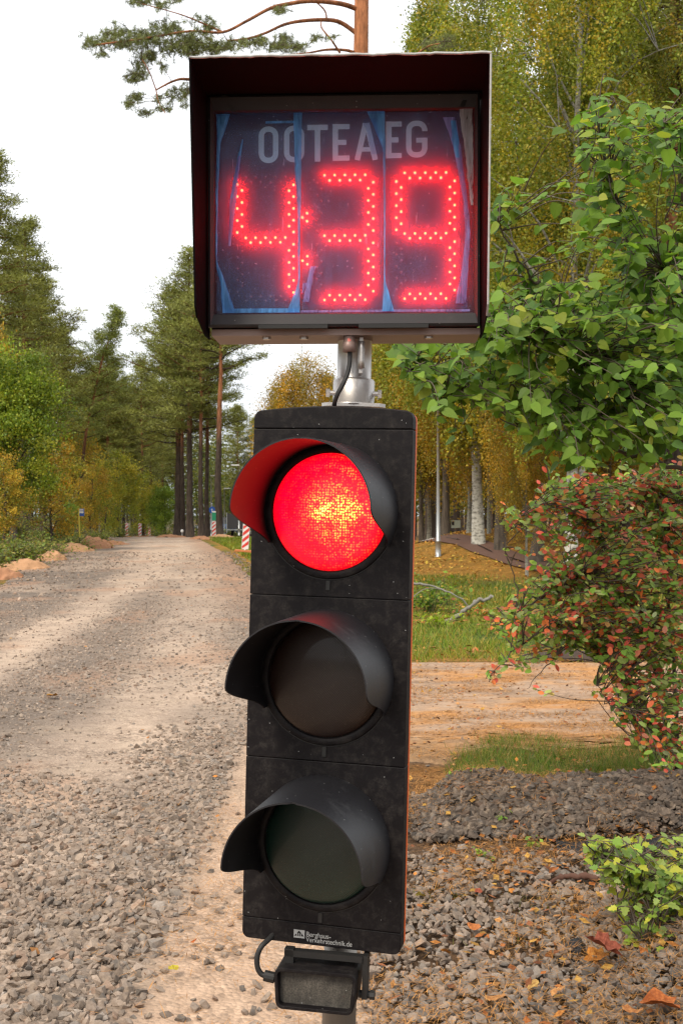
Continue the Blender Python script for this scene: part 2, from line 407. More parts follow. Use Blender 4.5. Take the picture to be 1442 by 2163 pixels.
def stone_field(mb, x, y, r, rng, tone=1.0, sink=.25, lift=0.0):
    Rm = rotmats(len(x), rng); K = rng.integers(0, 16, len(x)); hz_ = H(x, y); cols = stone_colors(len(x), rng, tone)
    for t_ in range(16):
        ids = np.nonzero(K == t_)[0]; n = len(ids)
        if not n: continue
        V, F_ = STONES[t_]; v = np.einsum('nij,vj->nvi', Rm[ids], V) * r[ids][:, None, None]
        v[..., 0] += x[ids][:, None]; v[..., 1] += y[ids][:, None]; v[..., 2] += (hz_[ids] + r[ids] * (.55 - sink) + lift)[:, None]
        f = F_[None] + (np.arange(n) * len(V))[:, None, None]
        mb.add(v.reshape(-1, 3), f.reshape(-1, 3), np.repeat(cols[ids], len(V), 0))
def stone_mat():
    t = NT('gravel_stone'); v = t.n('ShaderNodeNewGeometry').outputs['Position']; f = t.noise(130, 6, .7, v); g = t.noise(30, 3, .6, v)
    c = t.mix(t.ramp(f, [(.3, .6), (.6, 0.0)]), t.col(), t.mix(1.0, t.col(), (.5, .46, .42), 'MULTIPLY'))
    c = t.mix(t.ramp(g, [(.5, 0.0), (.7, .4)]), c, (.40, .30, .21))
    b = t.bsdf(c, .9, 0, .25); t.bump(b, f, .7, .004); return t.m
M_stone = stone_mat()
rg = np.random.default_rng(77)
def scatter(n, y0, y1, t0, t1, dens):
    """points even per area in a wedge, thinned by a density function"""
    y = np.sqrt(rg.uniform(y0 ** 2, y1 ** 2, n)); x = rg.uniform(t0, t1, n) * y
    k = rg.random(n) < dens(x, y); return x[k], y[k]
def left_d(x, y):
    edge = -.62 + .10 * (fbm(y * 1.8, y * 0) - .5) + .12 * (fbm(x * 9, y * 9) - .5)
    d = smooth(edge + .05, edge - .08, x)
    pale = smooth(.42, .62, fbm(x * .9 + 2, y * .7 + 4)) * smooth(4.8, 6.4, y) * smooth(-.9, -1.3, x) * (1 - smooth(8.6, 10, y))
    t = tracks(x, y) * smooth(5.0, 7, y)
    ridge = np.exp(-((x - .5 * (rut1(y) + rut2(y))) / .55) ** 2)
    d = d * np.clip(1 - .75 * pale - .93 * t + .2 * ridge, 0.03, 1)
    d = d * (1 - .50 * smooth(9, 18, y)) + .012 * (1 - d)
    return d * (x > road_left(y) + .3) * 1.0
grav = MB()
x, y = scatter(30000, 3.1, 8.0, -.36, .05, left_d)
r = (.0125 * np.exp(rg.normal(0, .42, len(x))) * (1.10 - .05 * (y - 3.3))).clip(.006, .034)
stone_field(grav, x, y, r, rg)
x, y = scatter(46000, 8.0, 20.0, -.38, 0.0, left_d)
stone_field(grav, x, y, (.0125 * np.exp(rg.normal(0, .35, len(x)))).clip(.007, .03), rg)
x, y = scatter(9000, 20.0, 45.0, -.40, -.05, lambda x, y: (1 - .75 * tracks(x, y)) * (x < road_right(y) + .4) * (x > road_left(y)))
stone_field(grav, x, y, (.024 * np.exp(rg.normal(0, .35, len(x)))).clip(.012, .055), rg)
def right_d(x, y):
    e = .02 + .14 * (fbm(x * 5, y * 5) - .5); d = smooth(e - .05, e + .12, x) * (1 - smooth(4.9, 5.25, y)) * (1 - .8 * smooth(1.15, 1.35, x))
    d = d * (.45 + .55 * smooth(.3, .5, fbm(x * 2.5 + 9, y * 2.5))) * (1 - .45 * smooth(4.2, 4.9, y))
    return d
x, y = scatter(13000, 3.1, 5.3, -.02, .42, right_d)
stone_field(grav, x, y, (.0130 * np.exp(rg.normal(0, .34, len(x)))).clip(.007, .032), rg, .86)
# loose stones scattered over the sand strip and the far path
x, y = scatter(2600, 3.2, 8, -.25, .15, lambda x, y: .085 * np.ones_like(x) * (x > -.7) * (x < .15))
stone_field(grav, x, y, (.0085 * np.exp(rg.normal(0, .35, len(x)))).clip(.004, .02), rg, .75, .1)
x, y = scatter(2500, 6.0, 11.5, .02, .32, lambda x, y: .09 + 0 * x)
stone_field(grav, x, y, (.008 * np.exp(rg.normal(0, .4, len(x)))).clip(.004, .024), rg, .7, .1)
gobj = tag(grav.build('loose_gravel', M_stone), 'grey brown crushed gravel spread over the road and round the signal', 'gravel', kind='stuff')
berm = MB()
def berm_d(x, y):
    return smooth(.30, .5, x) * smooth(5.22, 5.34, y) * (1 - smooth(5.95, 6.1, y)) * (1 - smooth(2.3, 2.6, x))
x, y = scatter(26000, 5.15, 6.15, .04, .36, berm_d)
stone_field(berm, x, y, (.0145 * np.exp(rg.normal(0, .42, len(x)))).clip(.007, .034), rg, .42)
tag(berm.build('gravel_berm', M_stone), 'long low heap of dark crushed gravel below the grass patch', 'gravel heap', kind='stuff')
# the largest loose stones near the camera, one object each
sm = []
for k in range(8):
    b = MB(); b.add(STONES[k][0], STONES[k][1], stone_colors(1, rg)[0] * (.85 if k % 2 else 1.05)); me = b.mesh('stone'); me.materials.append(M_stone); sm.append(me)
x, y = scatter(900, 3.2, 4.7, -.30, .30, lambda x, y: (np.abs(x) > .12) * .62 * (x < .85) * np.where(x < -.62, 1, .55))
x, y = x[:290], y[:290]
for i in range(len(x)):
    r_ = float(rg.uniform(.014, .025)); zz = float(H(x[i], y[i])) + r_ * .55 + (.012 if x[i] < -.7 or x[i] > .15 else 0)
    o = link('stone', sm[i % 8], ground, (float(x[i]), float(y[i]), zz), (rg.normal(0, .5), rg.normal(0, .5), rg.uniform(0, 6))); o.scale = (r_, r_, r_)

# ------------------------------------------------------------------ needles, litter, grass
def leaf_quads(mb, c, u, v, ln, wd, col, fold=0.0):
    """rhombic leaves: centre c, along u, across v"""
    n = len(c); ln = np.broadcast_to(ln, (n,))[:, None] * .5; wd = np.broadcast_to(wd, (n,))[:, None] * .5
    q = np.stack([c - u * ln, c + v * wd, c + u * ln, c - v * wd], 1)
    f = (np.arange(n) * 4)[:, None] + np.array([[0, 1, 2, 3]])
    mb.add(q.reshape(-1, 3), f, np.repeat(col, 4, 0))
def unit(a): return a / (np.linalg.norm(a, axis=-1, keepdims=True) + 1e-9)
def rand_uv(n, rng, flat=0.0, bias=(0, 0, 0)):
    u = rng.standard_normal((n, 3)); u[:, 2] *= (1 - flat); u = unit(u + np.array(bias)); w_ = rng.standard_normal((n, 3)); w_[:, :2] *= (1 - flat) if flat else 1
    v = unit(np.cross(u, w_)) if not flat else unit(np.cross(u, np.array([0, 0, 1.0]) + .5 * rng.standard_normal((n, 3)) * (1.2 - flat)))
    return u, v
def litter_mat():
    t = NT('litter'); v = t.n('ShaderNodeNewGeometry').outputs['Position']; f = t.noise(70, 5, .7, v); g = t.noise(260, 3, .6, v)
    c = t.mix(t.ramp(f, [(.42, .7), (.62, 0.0)]), t.col(), t.mix(1.0, t.col(), (.45, .33, .3), 'MULTIPLY')); c = t.mix(t.ramp(g, [(.6, 0.0), (.68, .6)]), c, (.08, .04, .02))
    b = t.bsdf(c, .7, 0, .2); t.bump(b, f, .8, .006); return t.m
M_litter = litter_mat()
def needle_litter(n, y0, y1, t0, t1, dens, ln=.055, wd=.0021, lift=.045):
    b = MB(); x, y = scatter(n, y0, y1, t0, t1, dens); k = len(x)
    z = H(x, y) + lift * rg.random(k) + .008
    u, v = rand_uv(k, rg, .8); c = np.stack([x, y, z], 1)
    col = np.array([.50, .24, .065]) * rg.uniform(.55, 1.35, (k, 1)) * np.array([1, 1, 1]) + rg.random((k, 1)) * np.array([.03, .03, .01])
    leaf_quads(b, c, u, unit(np.cross(u, [0, 0, 1.0])), ln * rg.uniform(.6, 1.3, k), wd, col); return b
nb = needle_litter(42000, 3.2, 6.1, -.22, .36, lambda x, y: smooth(.36, .62, fbm(x * 3.2 + 1, y * 3.2)) * np.where(x < -.6, .05, np.where(x < .05, .35, .9)))
b2 = needle_litter(26000, 5.8, 8.2, .02, .34, lambda x, y: smooth(.40, .62, fbm(x * 1.8 + 1, y * 3.2)), .06, .0026, .01)
nb.add(np.concatenate(b2.v), np.concatenate(b2.f), np.concatenate(b2.c))
b2 = needle_litter(26000, 8.0, 11.8, .02, .34, lambda x, y: smooth(.42, .62, fbm(x * 1.6 + 3, y * 3.4)), .065, .004, .008)
nb.add(np.concatenate(b2.v), np.concatenate(b2.f), np.concatenate(b2.c))
tag(nb.build('pine_needle_litter', M_litter), 'fallen orange pine needles strewn over the gravel and the side path', 'pine needles', kind='stuff')

def litter(n, y0, y1, t0, t1, dens, size, cols, lift=.02):
    b = MB(); x, y = scatter(n, y0, y1, t0, t1, dens); k = len(x)
    u, v = rand_uv(k, rg, .75); c = np.stack([x, y, H(x, y) + lift * rg.random(k) + .006], 1)
    cc = np.array(cols)[rg.integers(0, len(cols), k)] * rg.uniform(.45, 1.05, (k, 1))
    s_ = size * rg.uniform(.6, 1.3, k); leaf_quads(b, c, u, v, s_, s_ * .6, cc); return b
OR = [(.62, .25, .05), (.50, .17, .04), (.66, .38, .08), (.35, .13, .05), (.60, .30, .10)]
lb = litter(1000, 3.2, 6.0, .03, .36, lambda x, y: .35 + .5 * (x > .4), .04, OR, .035)
for args in [(3200, 6.0, 11.8, .02, .34, lambda x, y: .35 + 0 * x, .04, OR, .01), (4500, 11.8, 18, .03, .34, lambda x, y: smooth(.35, .6, fbm(x, y)), .07, OR + [(.5, .45, .06)], .05),
             (34000, 18, 60, -.02, .36, lambda x, y: (.25 + .75 * smooth(26, 31, y)) * smooth(.2, .5, fbm(x * .6, y * .4)) * (np.abs(y - bp_c(x)) > 1.9), .10, [(.85, .45, .07), (.80, .36, .06), (.85, .58, .10), (.6, .28, .06), (.8, .6, .08)], .05),
             (700, 3.3, 14, -.33, -.05, lambda x, y: .09 + 0 * x, .035, OR, .03), (900, 14, 40, -.33, -.07, lambda x, y: .22 + 0 * x, .05, OR, .02)]:
    b2 = litter(*args); lb.add(np.concatenate(b2.v), np.concatenate(b2.f), np.concatenate(b2.c))
tag(lb.build('leaf_litter', M_litter), 'small orange and brown fallen leaves lying under the birches and on the gravel', 'fallen leaves', kind='stuff')

def grass_blades(n, y0, y1, t0, t1, dens, h, wdt, cols):
    b = MB(); x, y = scatter(n, y0, y1, t0, t1, dens); k = len(x)
    a = rg.uniform(0, 2 * np.pi, k); dx = np.cos(a) * wdt; dy = np.sin(a) * wdt; hh = h * rg.uniform(.4, 1.2, k) * (.5 + fbm(x * 2.5, y * 2.5))
    z = H(x, y) - .02; lx = rg.normal(0, .45, k) * hh; ly = rg.normal(0, .45, k) * hh
    v = np.stack([np.stack([x - dx, y - dy, z], 1), np.stack([x + dx, y + dy, z], 1), np.stack([x + lx, y + ly, z + hh], 1)], 1)
    cc = np.array(cols)[rg.integers(0, len(cols), k)] * rg.uniform(.6, 1.3, (k, 1))
    b.add(v.reshape(-1, 3), (np.arange(k) * 3)[:, None] + np.array([[0, 1, 2]]), np.repeat(cc, 3, 0)); return b
GR = [(.11, .19, .025), (.15, .22, .03), (.08, .14, .02), (.24, .24, .04), (.34, .24, .09)]
gb = grass_blades(60000, 6.1, 7.7, .07, .34, lambda x, y: smooth(.60, .85, x + .3 * (fbm(x * 4, y * 4) - .5)) * smooth(6.15, 6.35, y + .3 * (fbm(x * 3, y * 3) - .5)) * (1 - smooth(7.1, 7.5, y + .9 * (fbm(x * 3 + 5, y * 3) - .5) - .12 * x)) * (.25 + .75 * smooth(.4, .55, fbm(x * 3 + 50, y * 3))), .075, .0024, GR)
for args in [(36000, 11.7, 18.5, .02, .36, lambda x, y: smooth(.25, .5, fbm(x * .9 + 4, y * .9)) * smooth(11.6, 12.1, y + .5 * (fbm(x * 3, y * 3) - .5)), .085, .006, [(.17, .26, .025), (.24, .30, .03), (.12, .20, .02), (.36, .33, .05), (.40, .28, .06)]),
             (26000, 18, 27, .0, .36, lambda x, y: smooth(.3, .6, fbm(x * .5 + 4, y * .5)), .12, .011, [(.17, .22, .03), (.27, .27, .035), (.12, .17, .02), (.32, .25, .04)]),
             (9000, 30, 75, -.115, -.02, lambda x, y: (x > road_right(y) + .5) * 1.0, .12, .03, [(.19, .26, .025), (.25, .30, .03), (.14, .20, .02)]),
             (9000, 24, 80, -.36, -.15, lambda x, y: (x < road_left(y) - .8) * (x > road_left(y) - 7) * 1.0, .28, .03, [(.10, .16, .02), (.16, .18, .03), (.22, .20, .04), (.07, .11, .02)]),
             (1800, 4.0, 5.0, .03, .30, lambda x, y: smooth(.55, .7, fbm(x * 4 + 1, y * 4)) , .04, .002, [(.30, .20, .08), (.22, .2, .05), (.25, .30, .05)])]:
    b2 = grass_blades(*args); gb.add(np.concatenate(b2.v), np.concatenate(b2.f), np.concatenate(b2.c))
tag(gb.build('grass', M_leaf), 'green grass growing on the verges and between gravel and side path', 'grass', kind='stuff')

# single fallen leaves that stand out
def single_leaf(px, py, size, color, label, curl=.3, kind='oval', z=.03):
    d = FPX * EYE / (py - HY); x = gx(px, d)
    for _ in range(3):
        d = FPX * (EYE - float(H(x, d)) - z) / (py - HY); x = gx(px, d)
    n = 14; a = np.arange(n) * 2 * np.pi / n
    rr = np.ones(n) * .5
    if kind == 'maple':
        n = 20; a = np.arange(n) * 2 * np.pi / n; rr = .5 * (1 - .16 * (np.arange(n) % 2) - .34 * (np.arange(n) % 4 == 2)) * (.92 + .12 * np.cos(a) + .06 * rg.standard_normal(n))
    else: rr = .5 * (1 - .35 * np.abs(np.sin(a)) + .04 * rg.standard_normal(n))
    color = tuple(.72 * q for q in color)
    ring = np.stack([rr * np.cos(a), rr * np.sin(a), curl * ((rr * np.cos(a)) ** 2 * 1.6 + .5 * (rr * np.sin(a + .7)) ** 2) + .05 * rg.standard_normal(n)], 1)
    b = MB(); v = np.vstack([ring, ring * .5 + [0, 0, -.03], [[0, 0, -.02]]]) * size
    b.add(v, [(i, (i + 1) % n, n + (i + 1) % n, n + i) for i in range(n)], color)
    b.f.append(np.array([(n + i, n + (i + 1) % n, 2 * n) for i in range(n)]))
    o = b.build('fallen_leaf', M_litter, None, False, (x, d, float(H(x, d)) + z + .004), (rg.normal(0, .25) + .2, rg.normal(0, .25), rg.uniform(0, 6)))
    tag(o, label, 'fallen leaf', 'fallen leaves lying singly')
YL, O1, O2, RD = (.72, .62, .06), (.75, .30, .05), (.66, .24, .07), (.45, .12, .06)
single_leaf(366, 2048, .050, YL, 'bright yellow leaf at the edge of the gravel near the sand strip')
single_leaf(112, 1470, .13, (.72, .36, .06), 'yellow orange leaf lying alone on the distant gravel ridge between wheel tracks')
single_leaf(888, 1893, .058, (.78, .66, .14), 'pale yellow leaf beside the lower right edge of the signal')
single_leaf(410, 1990, .030, (.62, .16, .03), 'small red orange leaf on the sand strip left of the signal', z=.015)
single_leaf(110, 2030, .028, (.62, .2, .04), 'small rust leaf among the gravel at the left bottom')
single_leaf(940, 2012, .048, O1, 'folded tan orange leaf on the gravel below the signal corner')
single_leaf(1045, 2110, .070, (.72, .36, .12), 'large pale orange leaf lowest on the right gravel')
single_leaf(1125, 2085, .055, (.72, .46, .14), 'pointed buff leaf right of the large pale orange leaf')
single_leaf(1000, 1960, .050, O2, 'curled orange leaf in the middle of the right gravel')
single_leaf(1275, 2000, .15, (.40, .11, .06), 'big dark red maple leaf leaning against the earth bank', .5, 'maple', .08)
single_leaf(1258, 2020, .095, O1, 'orange maple leaf in front of the dark red one', .4, 'maple')
single_leaf(1395, 2120, .13, (.66, .20, .05), 'big orange maple leaf in the bottom right corner', .4, 'maple', .05)
single_leaf(1335, 2138, .075, (.7, .30, .09), 'light orange leaf touching the corner maple leaf', .4, 'oval', .04)
single_leaf(1090, 1800, .05, O1, 'orange leaf at the foot of the gravel heap')
single_leaf(1205, 1808, .05, (.75, .28, .06), 'bright orange leaf near the dark hollow under the gravel heap')
single_leaf(1010, 1885, .045, RD, 'dark red leaf on the gravel above the folded tan leaf')
single_leaf(1130, 1640, .06, (.72, .30, .10), 'orange leaf caught in the grass patch', z=.06)
# ------------------------------------------------------------------ the portable traffic signal
def dusty(name, base, dust, rough=.5, amt=.5, sc_=14, speck=True, spec=.3, lo=.50, hi=.72):
    t = NT(name); v = t.obj(); f = t.noise(sc_, 8, .72, v, .4); g = t.noise(380, 3, .7, v)
    mp = t.n('ShaderNodeMapping'); mp.inputs['Scale'].default_value = (60, 60, 5); t.l(v, mp.inputs['Vector']); st = t.noise(1.0, 5, .7, mp.outputs[0])
    m_ = t.math('MULTIPLY', t.ramp(f, [(lo, 0.0), (hi, 1.0)]), t.ramp(g, [(.35, .25), (.65, 1.0)]))
    m_ = t.math('MULTIPLY', m_, t.ramp(st, [(.3, .25), (.6, 1.0)]))
    c = t.mix(t.math('MULTIPLY', m_, amt), base, dust)
    if speck:
        vo = t.n('ShaderNodeTexVoronoi'); vo.inputs['Scale'].default_value = 130; t.l(v, vo.inputs['Vector'])
        s_ = t.n('ShaderNodeSeparateColor'); t.l(vo.outputs['Color'], s_.inputs[0])
        dot = t.math('MULTIPLY', t.math('LESS_THAN', vo.outputs['Distance'], .12), t.math('GREATER_THAN', s_.outputs[0], .93))
        c = t.mix(t.math('MULTIPLY', dot, .45), c, (.5, .5, .48))
    b = t.bsdf(c, t.math('ADD', t.math('MULTIPLY', m_, .3), rough), 0, spec)
    t.bump(b, g, .25, .0006); return t.m
M_black = dusty('black_polycarbonate', (.0075, .006, .0066), (.12, .105, .09), .55, .27, 45, spec=.16, lo=.46, hi=.66)
M_visor = dusty('black_visor_plastic', (.010, .0095, .0115), (.17, .17, .17), .50, .34, 10, True, .42, .55, .8)
M_hood = dusty('hood_black_metal', (.0065, .0055, .0055), (.03, .025, .022), .7, .15, 8, False, .03)
M_bezel = dusty('bezel_black', (.026, .025, .027), (.12, .115, .11), .5, .35, 18)
M_orange = simple('orange_shell', (.75, .12, .015), .5, 0, .5, 30, .15)
M_steel = simple('galvanised_steel', (.58, .55, .52), .38, .85, .5, 30, .3, .25)
M_alu = simple('cast_aluminium', (.60, .57, .54), .42, .7, .5, 22, .28, .3)
M_tin = simple('box_underside', (.30, .21, .18), .5, .3, .5, 16, .3)
M_edge = simple('worn_white_edge', (.55, .54, .52), .6, 0, .4, 90, .5)
M_rubber = simple('black_rubber', (.018, .017, .016), .55, 0, .4)
M_polegrey = simple('pole_lower', (.34, .31, .27), .5, .5, .4, 18, .3, .2)

DP = 2.126
signal = thing('traffic_light', 'black portable traffic signal showing red with a countdown display on its pole', 'traffic light', (-.018, DP, 0), (0, R(1.35), 0))
HEADROT = R(-14)

def pole_piece(b, r, z0, z1, n=28, y=0.0, x=0.0):
    return b.tube([(x, y, z0), (x, y, (z0 + z1) / 2), (x, y, z1)], r, n)
def lathe_z(b, prof, n=28, x=0, y=0):
    a = np.arange(n) * 2 * np.pi / n
    b.rings([np.stack([x + r * np.cos(a), y + r * np.sin(a), np.full(n, z)], 1) for r, z in prof]); return b
zr = lambda py, s=1143.: EYE + (HY - py) / s          # height on the pole from a photo row
pole_piece(MB(), .0315, -.05, .62).build('lower_pole', M_polegrey, signal, True)
pole_piece(MB(), .0305, .62, zr(852)).build('pole', M_polegrey, signal, True)
pole_piece(MB(), .0315, zr(852), zr(690)).build('upper_pole', M_steel, signal, True)
b = MB(); lathe_z(b, [(.046, zr(858)), (.046, zr(853)), (.038, zr(852)), (.0385, zr(806)), (.0365, zr(802)), (.0318, zr(800))], 32); b.build('collar', M_alu, signal, True)
b = MB(); b.rings([[(sx * .058 * (1 if abs(sx) else 0), sy * .045, z) for sx, sy in ((-1, -.6), (-.8, -1), (.8, -1), (1, -.6), (1, .6), (.8, 1), (-.8, 1), (-1, .6))] for z in (zr(862), zr(855))]); b.build('flange', M_alu, signal)
for s in (-1, 1):
    b = MB(); b.tube([(s * .030, -.012, zr(832)), (s * .048, -.012, zr(832))], .0045, 10)
    b.tube([(s * .044, -.012, zr(832)), (s * .051, -.012, zr(832))], .0085, 6); b.build('bolt', M_steel, signal)
b = MB(); b.rings([[(x, y, z) for x, y in ((.008, -.060), (.014, -.060), (.014, -.028), (.008, -.028))] for z in (zr(795), zr(780), zr(735), zr(722))]); b.build('weld_plate', M_alu, signal)
b = MB(); b.rings([[(x + .0115, -.060 + y, z) for x, y in ((-.006, 0), (0, -.006), (.006, 0), (0, .004))] for z in (zr(786), zr(770), zr(745), zr(730))]); b.build('weld_seam', M_alu, signal, True)
# base foot: a square of ballast blocks on the ground, below the picture
b = MB(); b.box(-.33, .33, -.22, .22, .0, .09); b.build('ballast_base', M_rubber, signal)

# ---- head
head = link('signal_head', None, signal, (-.006, 0, 0), (0, 0, HEADROT))
HZ = lambda py: EYE + (HY - py) / 1214.
HW, FY = .1425, -.130                                        # half width, front plane
def outline(z0, z1, w, rc, top=0.0, n=8, rb=None):
    """rounded rectangle, optional arched top"""
    rb = rc if rb is None else rb; pts = []
    for cx_, cz_, a0, r_ in ((w - rc, z1 - rc, 0, rc), (-w + rc, z1 - rc, 90, rc), (-w + rb, z0 + rb, 180, rb), (w - rb, z0 + rb, 270, rb)):
        for k in range(n):
            a = R(a0 + 90 * k / (n - 1)); pts.append((cx_ + r_ * math.cos(a), cz_ + r_ * math.sin(a)))
        if a0 == 0 and top:
            for k in range(1, 12): 
                pts.append((cx_ - 2 * (w - rc) * k / 12, cz_ + r_))
    p = np.array(pts)
    if top: p[:, 1] += top * np.clip(1 - (p[:, 0] / w) ** 2, 0, 1) * (p[:, 1] > (z0 + z1) / 2)
    return p
def prism(b, out, yf, yb, bev=.004, bulge=0.0):
    c = (out.min(0) + out.max(0)) / 2; d = out - c
    def off(o_):
        e = np.roll(out, -1, 0) - np.roll(out, 1, 0); nrm = np.stack([e[:, 1], -e[:, 0]], 1); nrm /= np.linalg.norm(nrm, axis=1)[:, None] + 1e-9
        return out - nrm * o_
    r = []
    for o_, y in ((bev, yf), (bev * .3, yf + bev * .3), (0, yf + bev), (0, yb)):
        q = off(o_); r.append(np.stack([q[:, 0], np.full(len(q), y), q[:, 1]], 1))
    b.rings([x_[::-1] for x_ in r]); return b
zt, zb_ = HZ(869), HZ(1999)
seams = [HZ(907), HZ(1262), HZ(1609), HZ(1953)]
# core shell and orange back shell
b = MB(); prism(b, outline(zb_ + .002, zt - .002, HW - .003, .012, .009), FY + .006, FY + .030, .001); b.build('housing_core', M_rubber, head)
b = MB(); prism(b, outline(zb_ + .001, zt - .001, HW + .0005, .013, .009), FY + .030, FY + .0395, .0005); b.build('orange_edge', M_orange, head)
b = MB(); prism(b, outline(zb_ + .004, zt - .004, HW - .012, .012, .009), FY + .0395, FY + .095, .001); b.build('rear_housing', M_black, head)
G = .0005
caps = [(seams[0] + G, zt, .013, 0.0, .009), (seams[1] + G, seams[0] - G, .0015, .0015, 0), (seams[2] + G, seams[1] - G, .0015, .0015, 0), (seams[3] + G, seams[2] - G, .0015, .0015, 0), (zb_, seams[3] - G, .0015, .013, 0)]
for i, (z0, z1, rc, rb, arch) in enumerate(caps):
    b = MB(); prism(b, outline(z0, z1, HW, max(rc, .0015), arch, 8, max(rb, .0015)), FY, FY + .030, .0022 if i in (0, 4) else .0012); b.build('front_panel', M_black, head)
# raised flat band down the middle of the front
def lathe_y(b, prof, n=72, a0=0, a1=360):
    full = abs(a1 - a0) >= 359.9; a = R(1) * (np.linspace(a0, a1, n, endpoint=not full))
    rings = [np.stack([r * np.cos(a), np.full(len(a), y), r * np.sin(a)], 1) for r, y in prof]
    b.rings(rings, closed=full, cap0=False, cap1=False); return b
def red_lens_mat():
    t = NT('lit_red_lens'); v = t.obj(); sp = t.n('ShaderNodeSeparateXYZ'); t.l(v, sp.inputs[0]); x, z = sp.outputs[0], sp.outputs[2]
    def blob(cx_, cz_, sx, sz):
        a = t.math('POWER', t.math('DIVIDE', t.math('SUBTRACT', x, cx_), sx), 2); c_ = t.math('POWER', t.math('DIVIDE', t.math('SUBTRACT', z, cz_), sz), 2)
        return t.math('EXPONENT', t.math('MULTIPLY', t.math('ADD', a, c_), -1.0))
    h = t.math('MULTIPLY', blob(-.011, .004, .014, .014), 1.0)
    h = t.math('ADD', h, t.math('MULTIPLY', blob(.034, .003, .034, .016), .50))
    h = t.math('ADD', h, t.math('MULTIPLY', blob(.016, .0, .050, .050), .13))
    h = t.math('ADD', h, t.math('MULTIPLY', blob(.03, .05, .03, .045), .05)); h = t.math('ADD', h, t.math('MULTIPLY', blob(.03, -.05, .04, .035), .05))
    k = 2 * math.pi / .0046
    zx = t.math('ADD', x, t.math('MULTIPLY', t.noise(60, 3, .6, v), .0030))
    gx_ = t.math('MULTIPLY_ADD', t.math('SINE', t.math('MULTIPLY', zx, k)), .5, .5); gz_ = t.math('MULTIPLY_ADD', t.math('SINE', t.math('MULTIPLY', z, k * .92)), .5, .5)
    vo = t.n('ShaderNodeTexVoronoi'); vo.inputs['Scale'].default_value = 215; vo.inputs['Randomness'].default_value = .5; t.l(v, vo.inputs['Vector'])
    grid = t.ramp(vo.outputs['Distance'], [(.12, 1.0), (.5, .0)])
    n = t.ramp(t.noise(75, 4, .8, v, .8), [(.40, .12), (.62, 1.1)])
    # radial sparkle
    ang = t.math('ARCTAN2', t.math('SUBTRACT', z, .004), t.math('ADD', x, .011)); ray = t.math('POWER', t.math('ABSOLUTE', t.math('SINE', t.math('MULTIPLY', ang, 8.0))), .6)
    hot = t.math('MULTIPLY', t.math('MULTIPLY', h, t.math('ADD', t.math('MULTIPLY', grid, 1.8), .05)), t.math('MULTIPLY', n, t.math('MULTIPLY_ADD', ray, .5, .5)))
    base = t.math('MULTIPLY_ADD', t.math('POWER', gz_, 2.0), .22, .80)
    r2 = t.math('SQRT', t.math('ADD', t.math('POWER', x, 2), t.math('POWER', z, 2)))
    rim = t.ramp(t.math('DIVIDE', r2, .105), [(.78, 1.0), (.99, .25)])
    streak = t.ramp(t.noise(45, 3, .7, v, .3), [(.35, .75), (.6, 1.15)])
    base = t.math('MULTIPLY', t.math('MULTIPLY', base, rim), streak)
    e1 = t.n('ShaderNodeEmission'); e1.inputs['Color'].default_value = (1, .0, .012, 1); t.l(t.math('MULTIPLY', base, 2.6), e1.inputs['Strength'])
    e2 = t.n('ShaderNodeEmission'); e2.inputs['Color'].default_value = (1, .19, .02, 1); t.l(t.math('MULTIPLY', hot, 20.0), e2.inputs['Strength'])
    ad = t.n('ShaderNodeAddShader'); t.l(e1.outputs[0], ad.inputs[0]); t.l(e2.outputs[0], ad.inputs[1])
    p = t.bsdf((.10, .003, .004), .3); ad2 = t.n('ShaderNodeAddShader'); t.l(ad.outputs[0], ad2.inputs[0]); t.l(p.outputs[0], ad2.inputs[1]); t.l(ad2.outputs[0], t.out.inputs['Surface'])
    return t.m
def dark_lens_mat(name, color, c2):
    t = NT(name); v = t.obj(); f = t.noise(9, 4, .6, v); g = t.noise(420, 2, .6, v)
    sp = t.n('ShaderNodeSeparateXYZ'); t.l(v, sp.inputs[0]); k = 2 * math.pi / .0045
    gr = t.math('MULTIPLY', t.math('SINE', t.math('MULTIPLY', sp.outputs[0], k)), t.math('SINE', t.math('MULTIPLY', sp.outputs[2], k)))
    c = t.mix(f, color, c2); c = t.mix(t.ramp(g, [(.62, 0.0), (.75, .35)]), c, (.16, .13, .09))
    b = t.bsdf(c, .35, 0, .5, Coat_Weight=.42, Coat_Roughness=.08, Coat_IOR=1.38)
    t.bump(b, gr, .35, .0006); return t.m
M_red = red_lens_mat(); M_amber = dark_lens_mat('unlit_amber_lens', (.020, .007, .003), (.008, .003, .002)); M_green = dark_lens_mat('unlit_green_lens', (.001, .026, .018), (.002, .010, .007))
LR, RR = .104, .1165
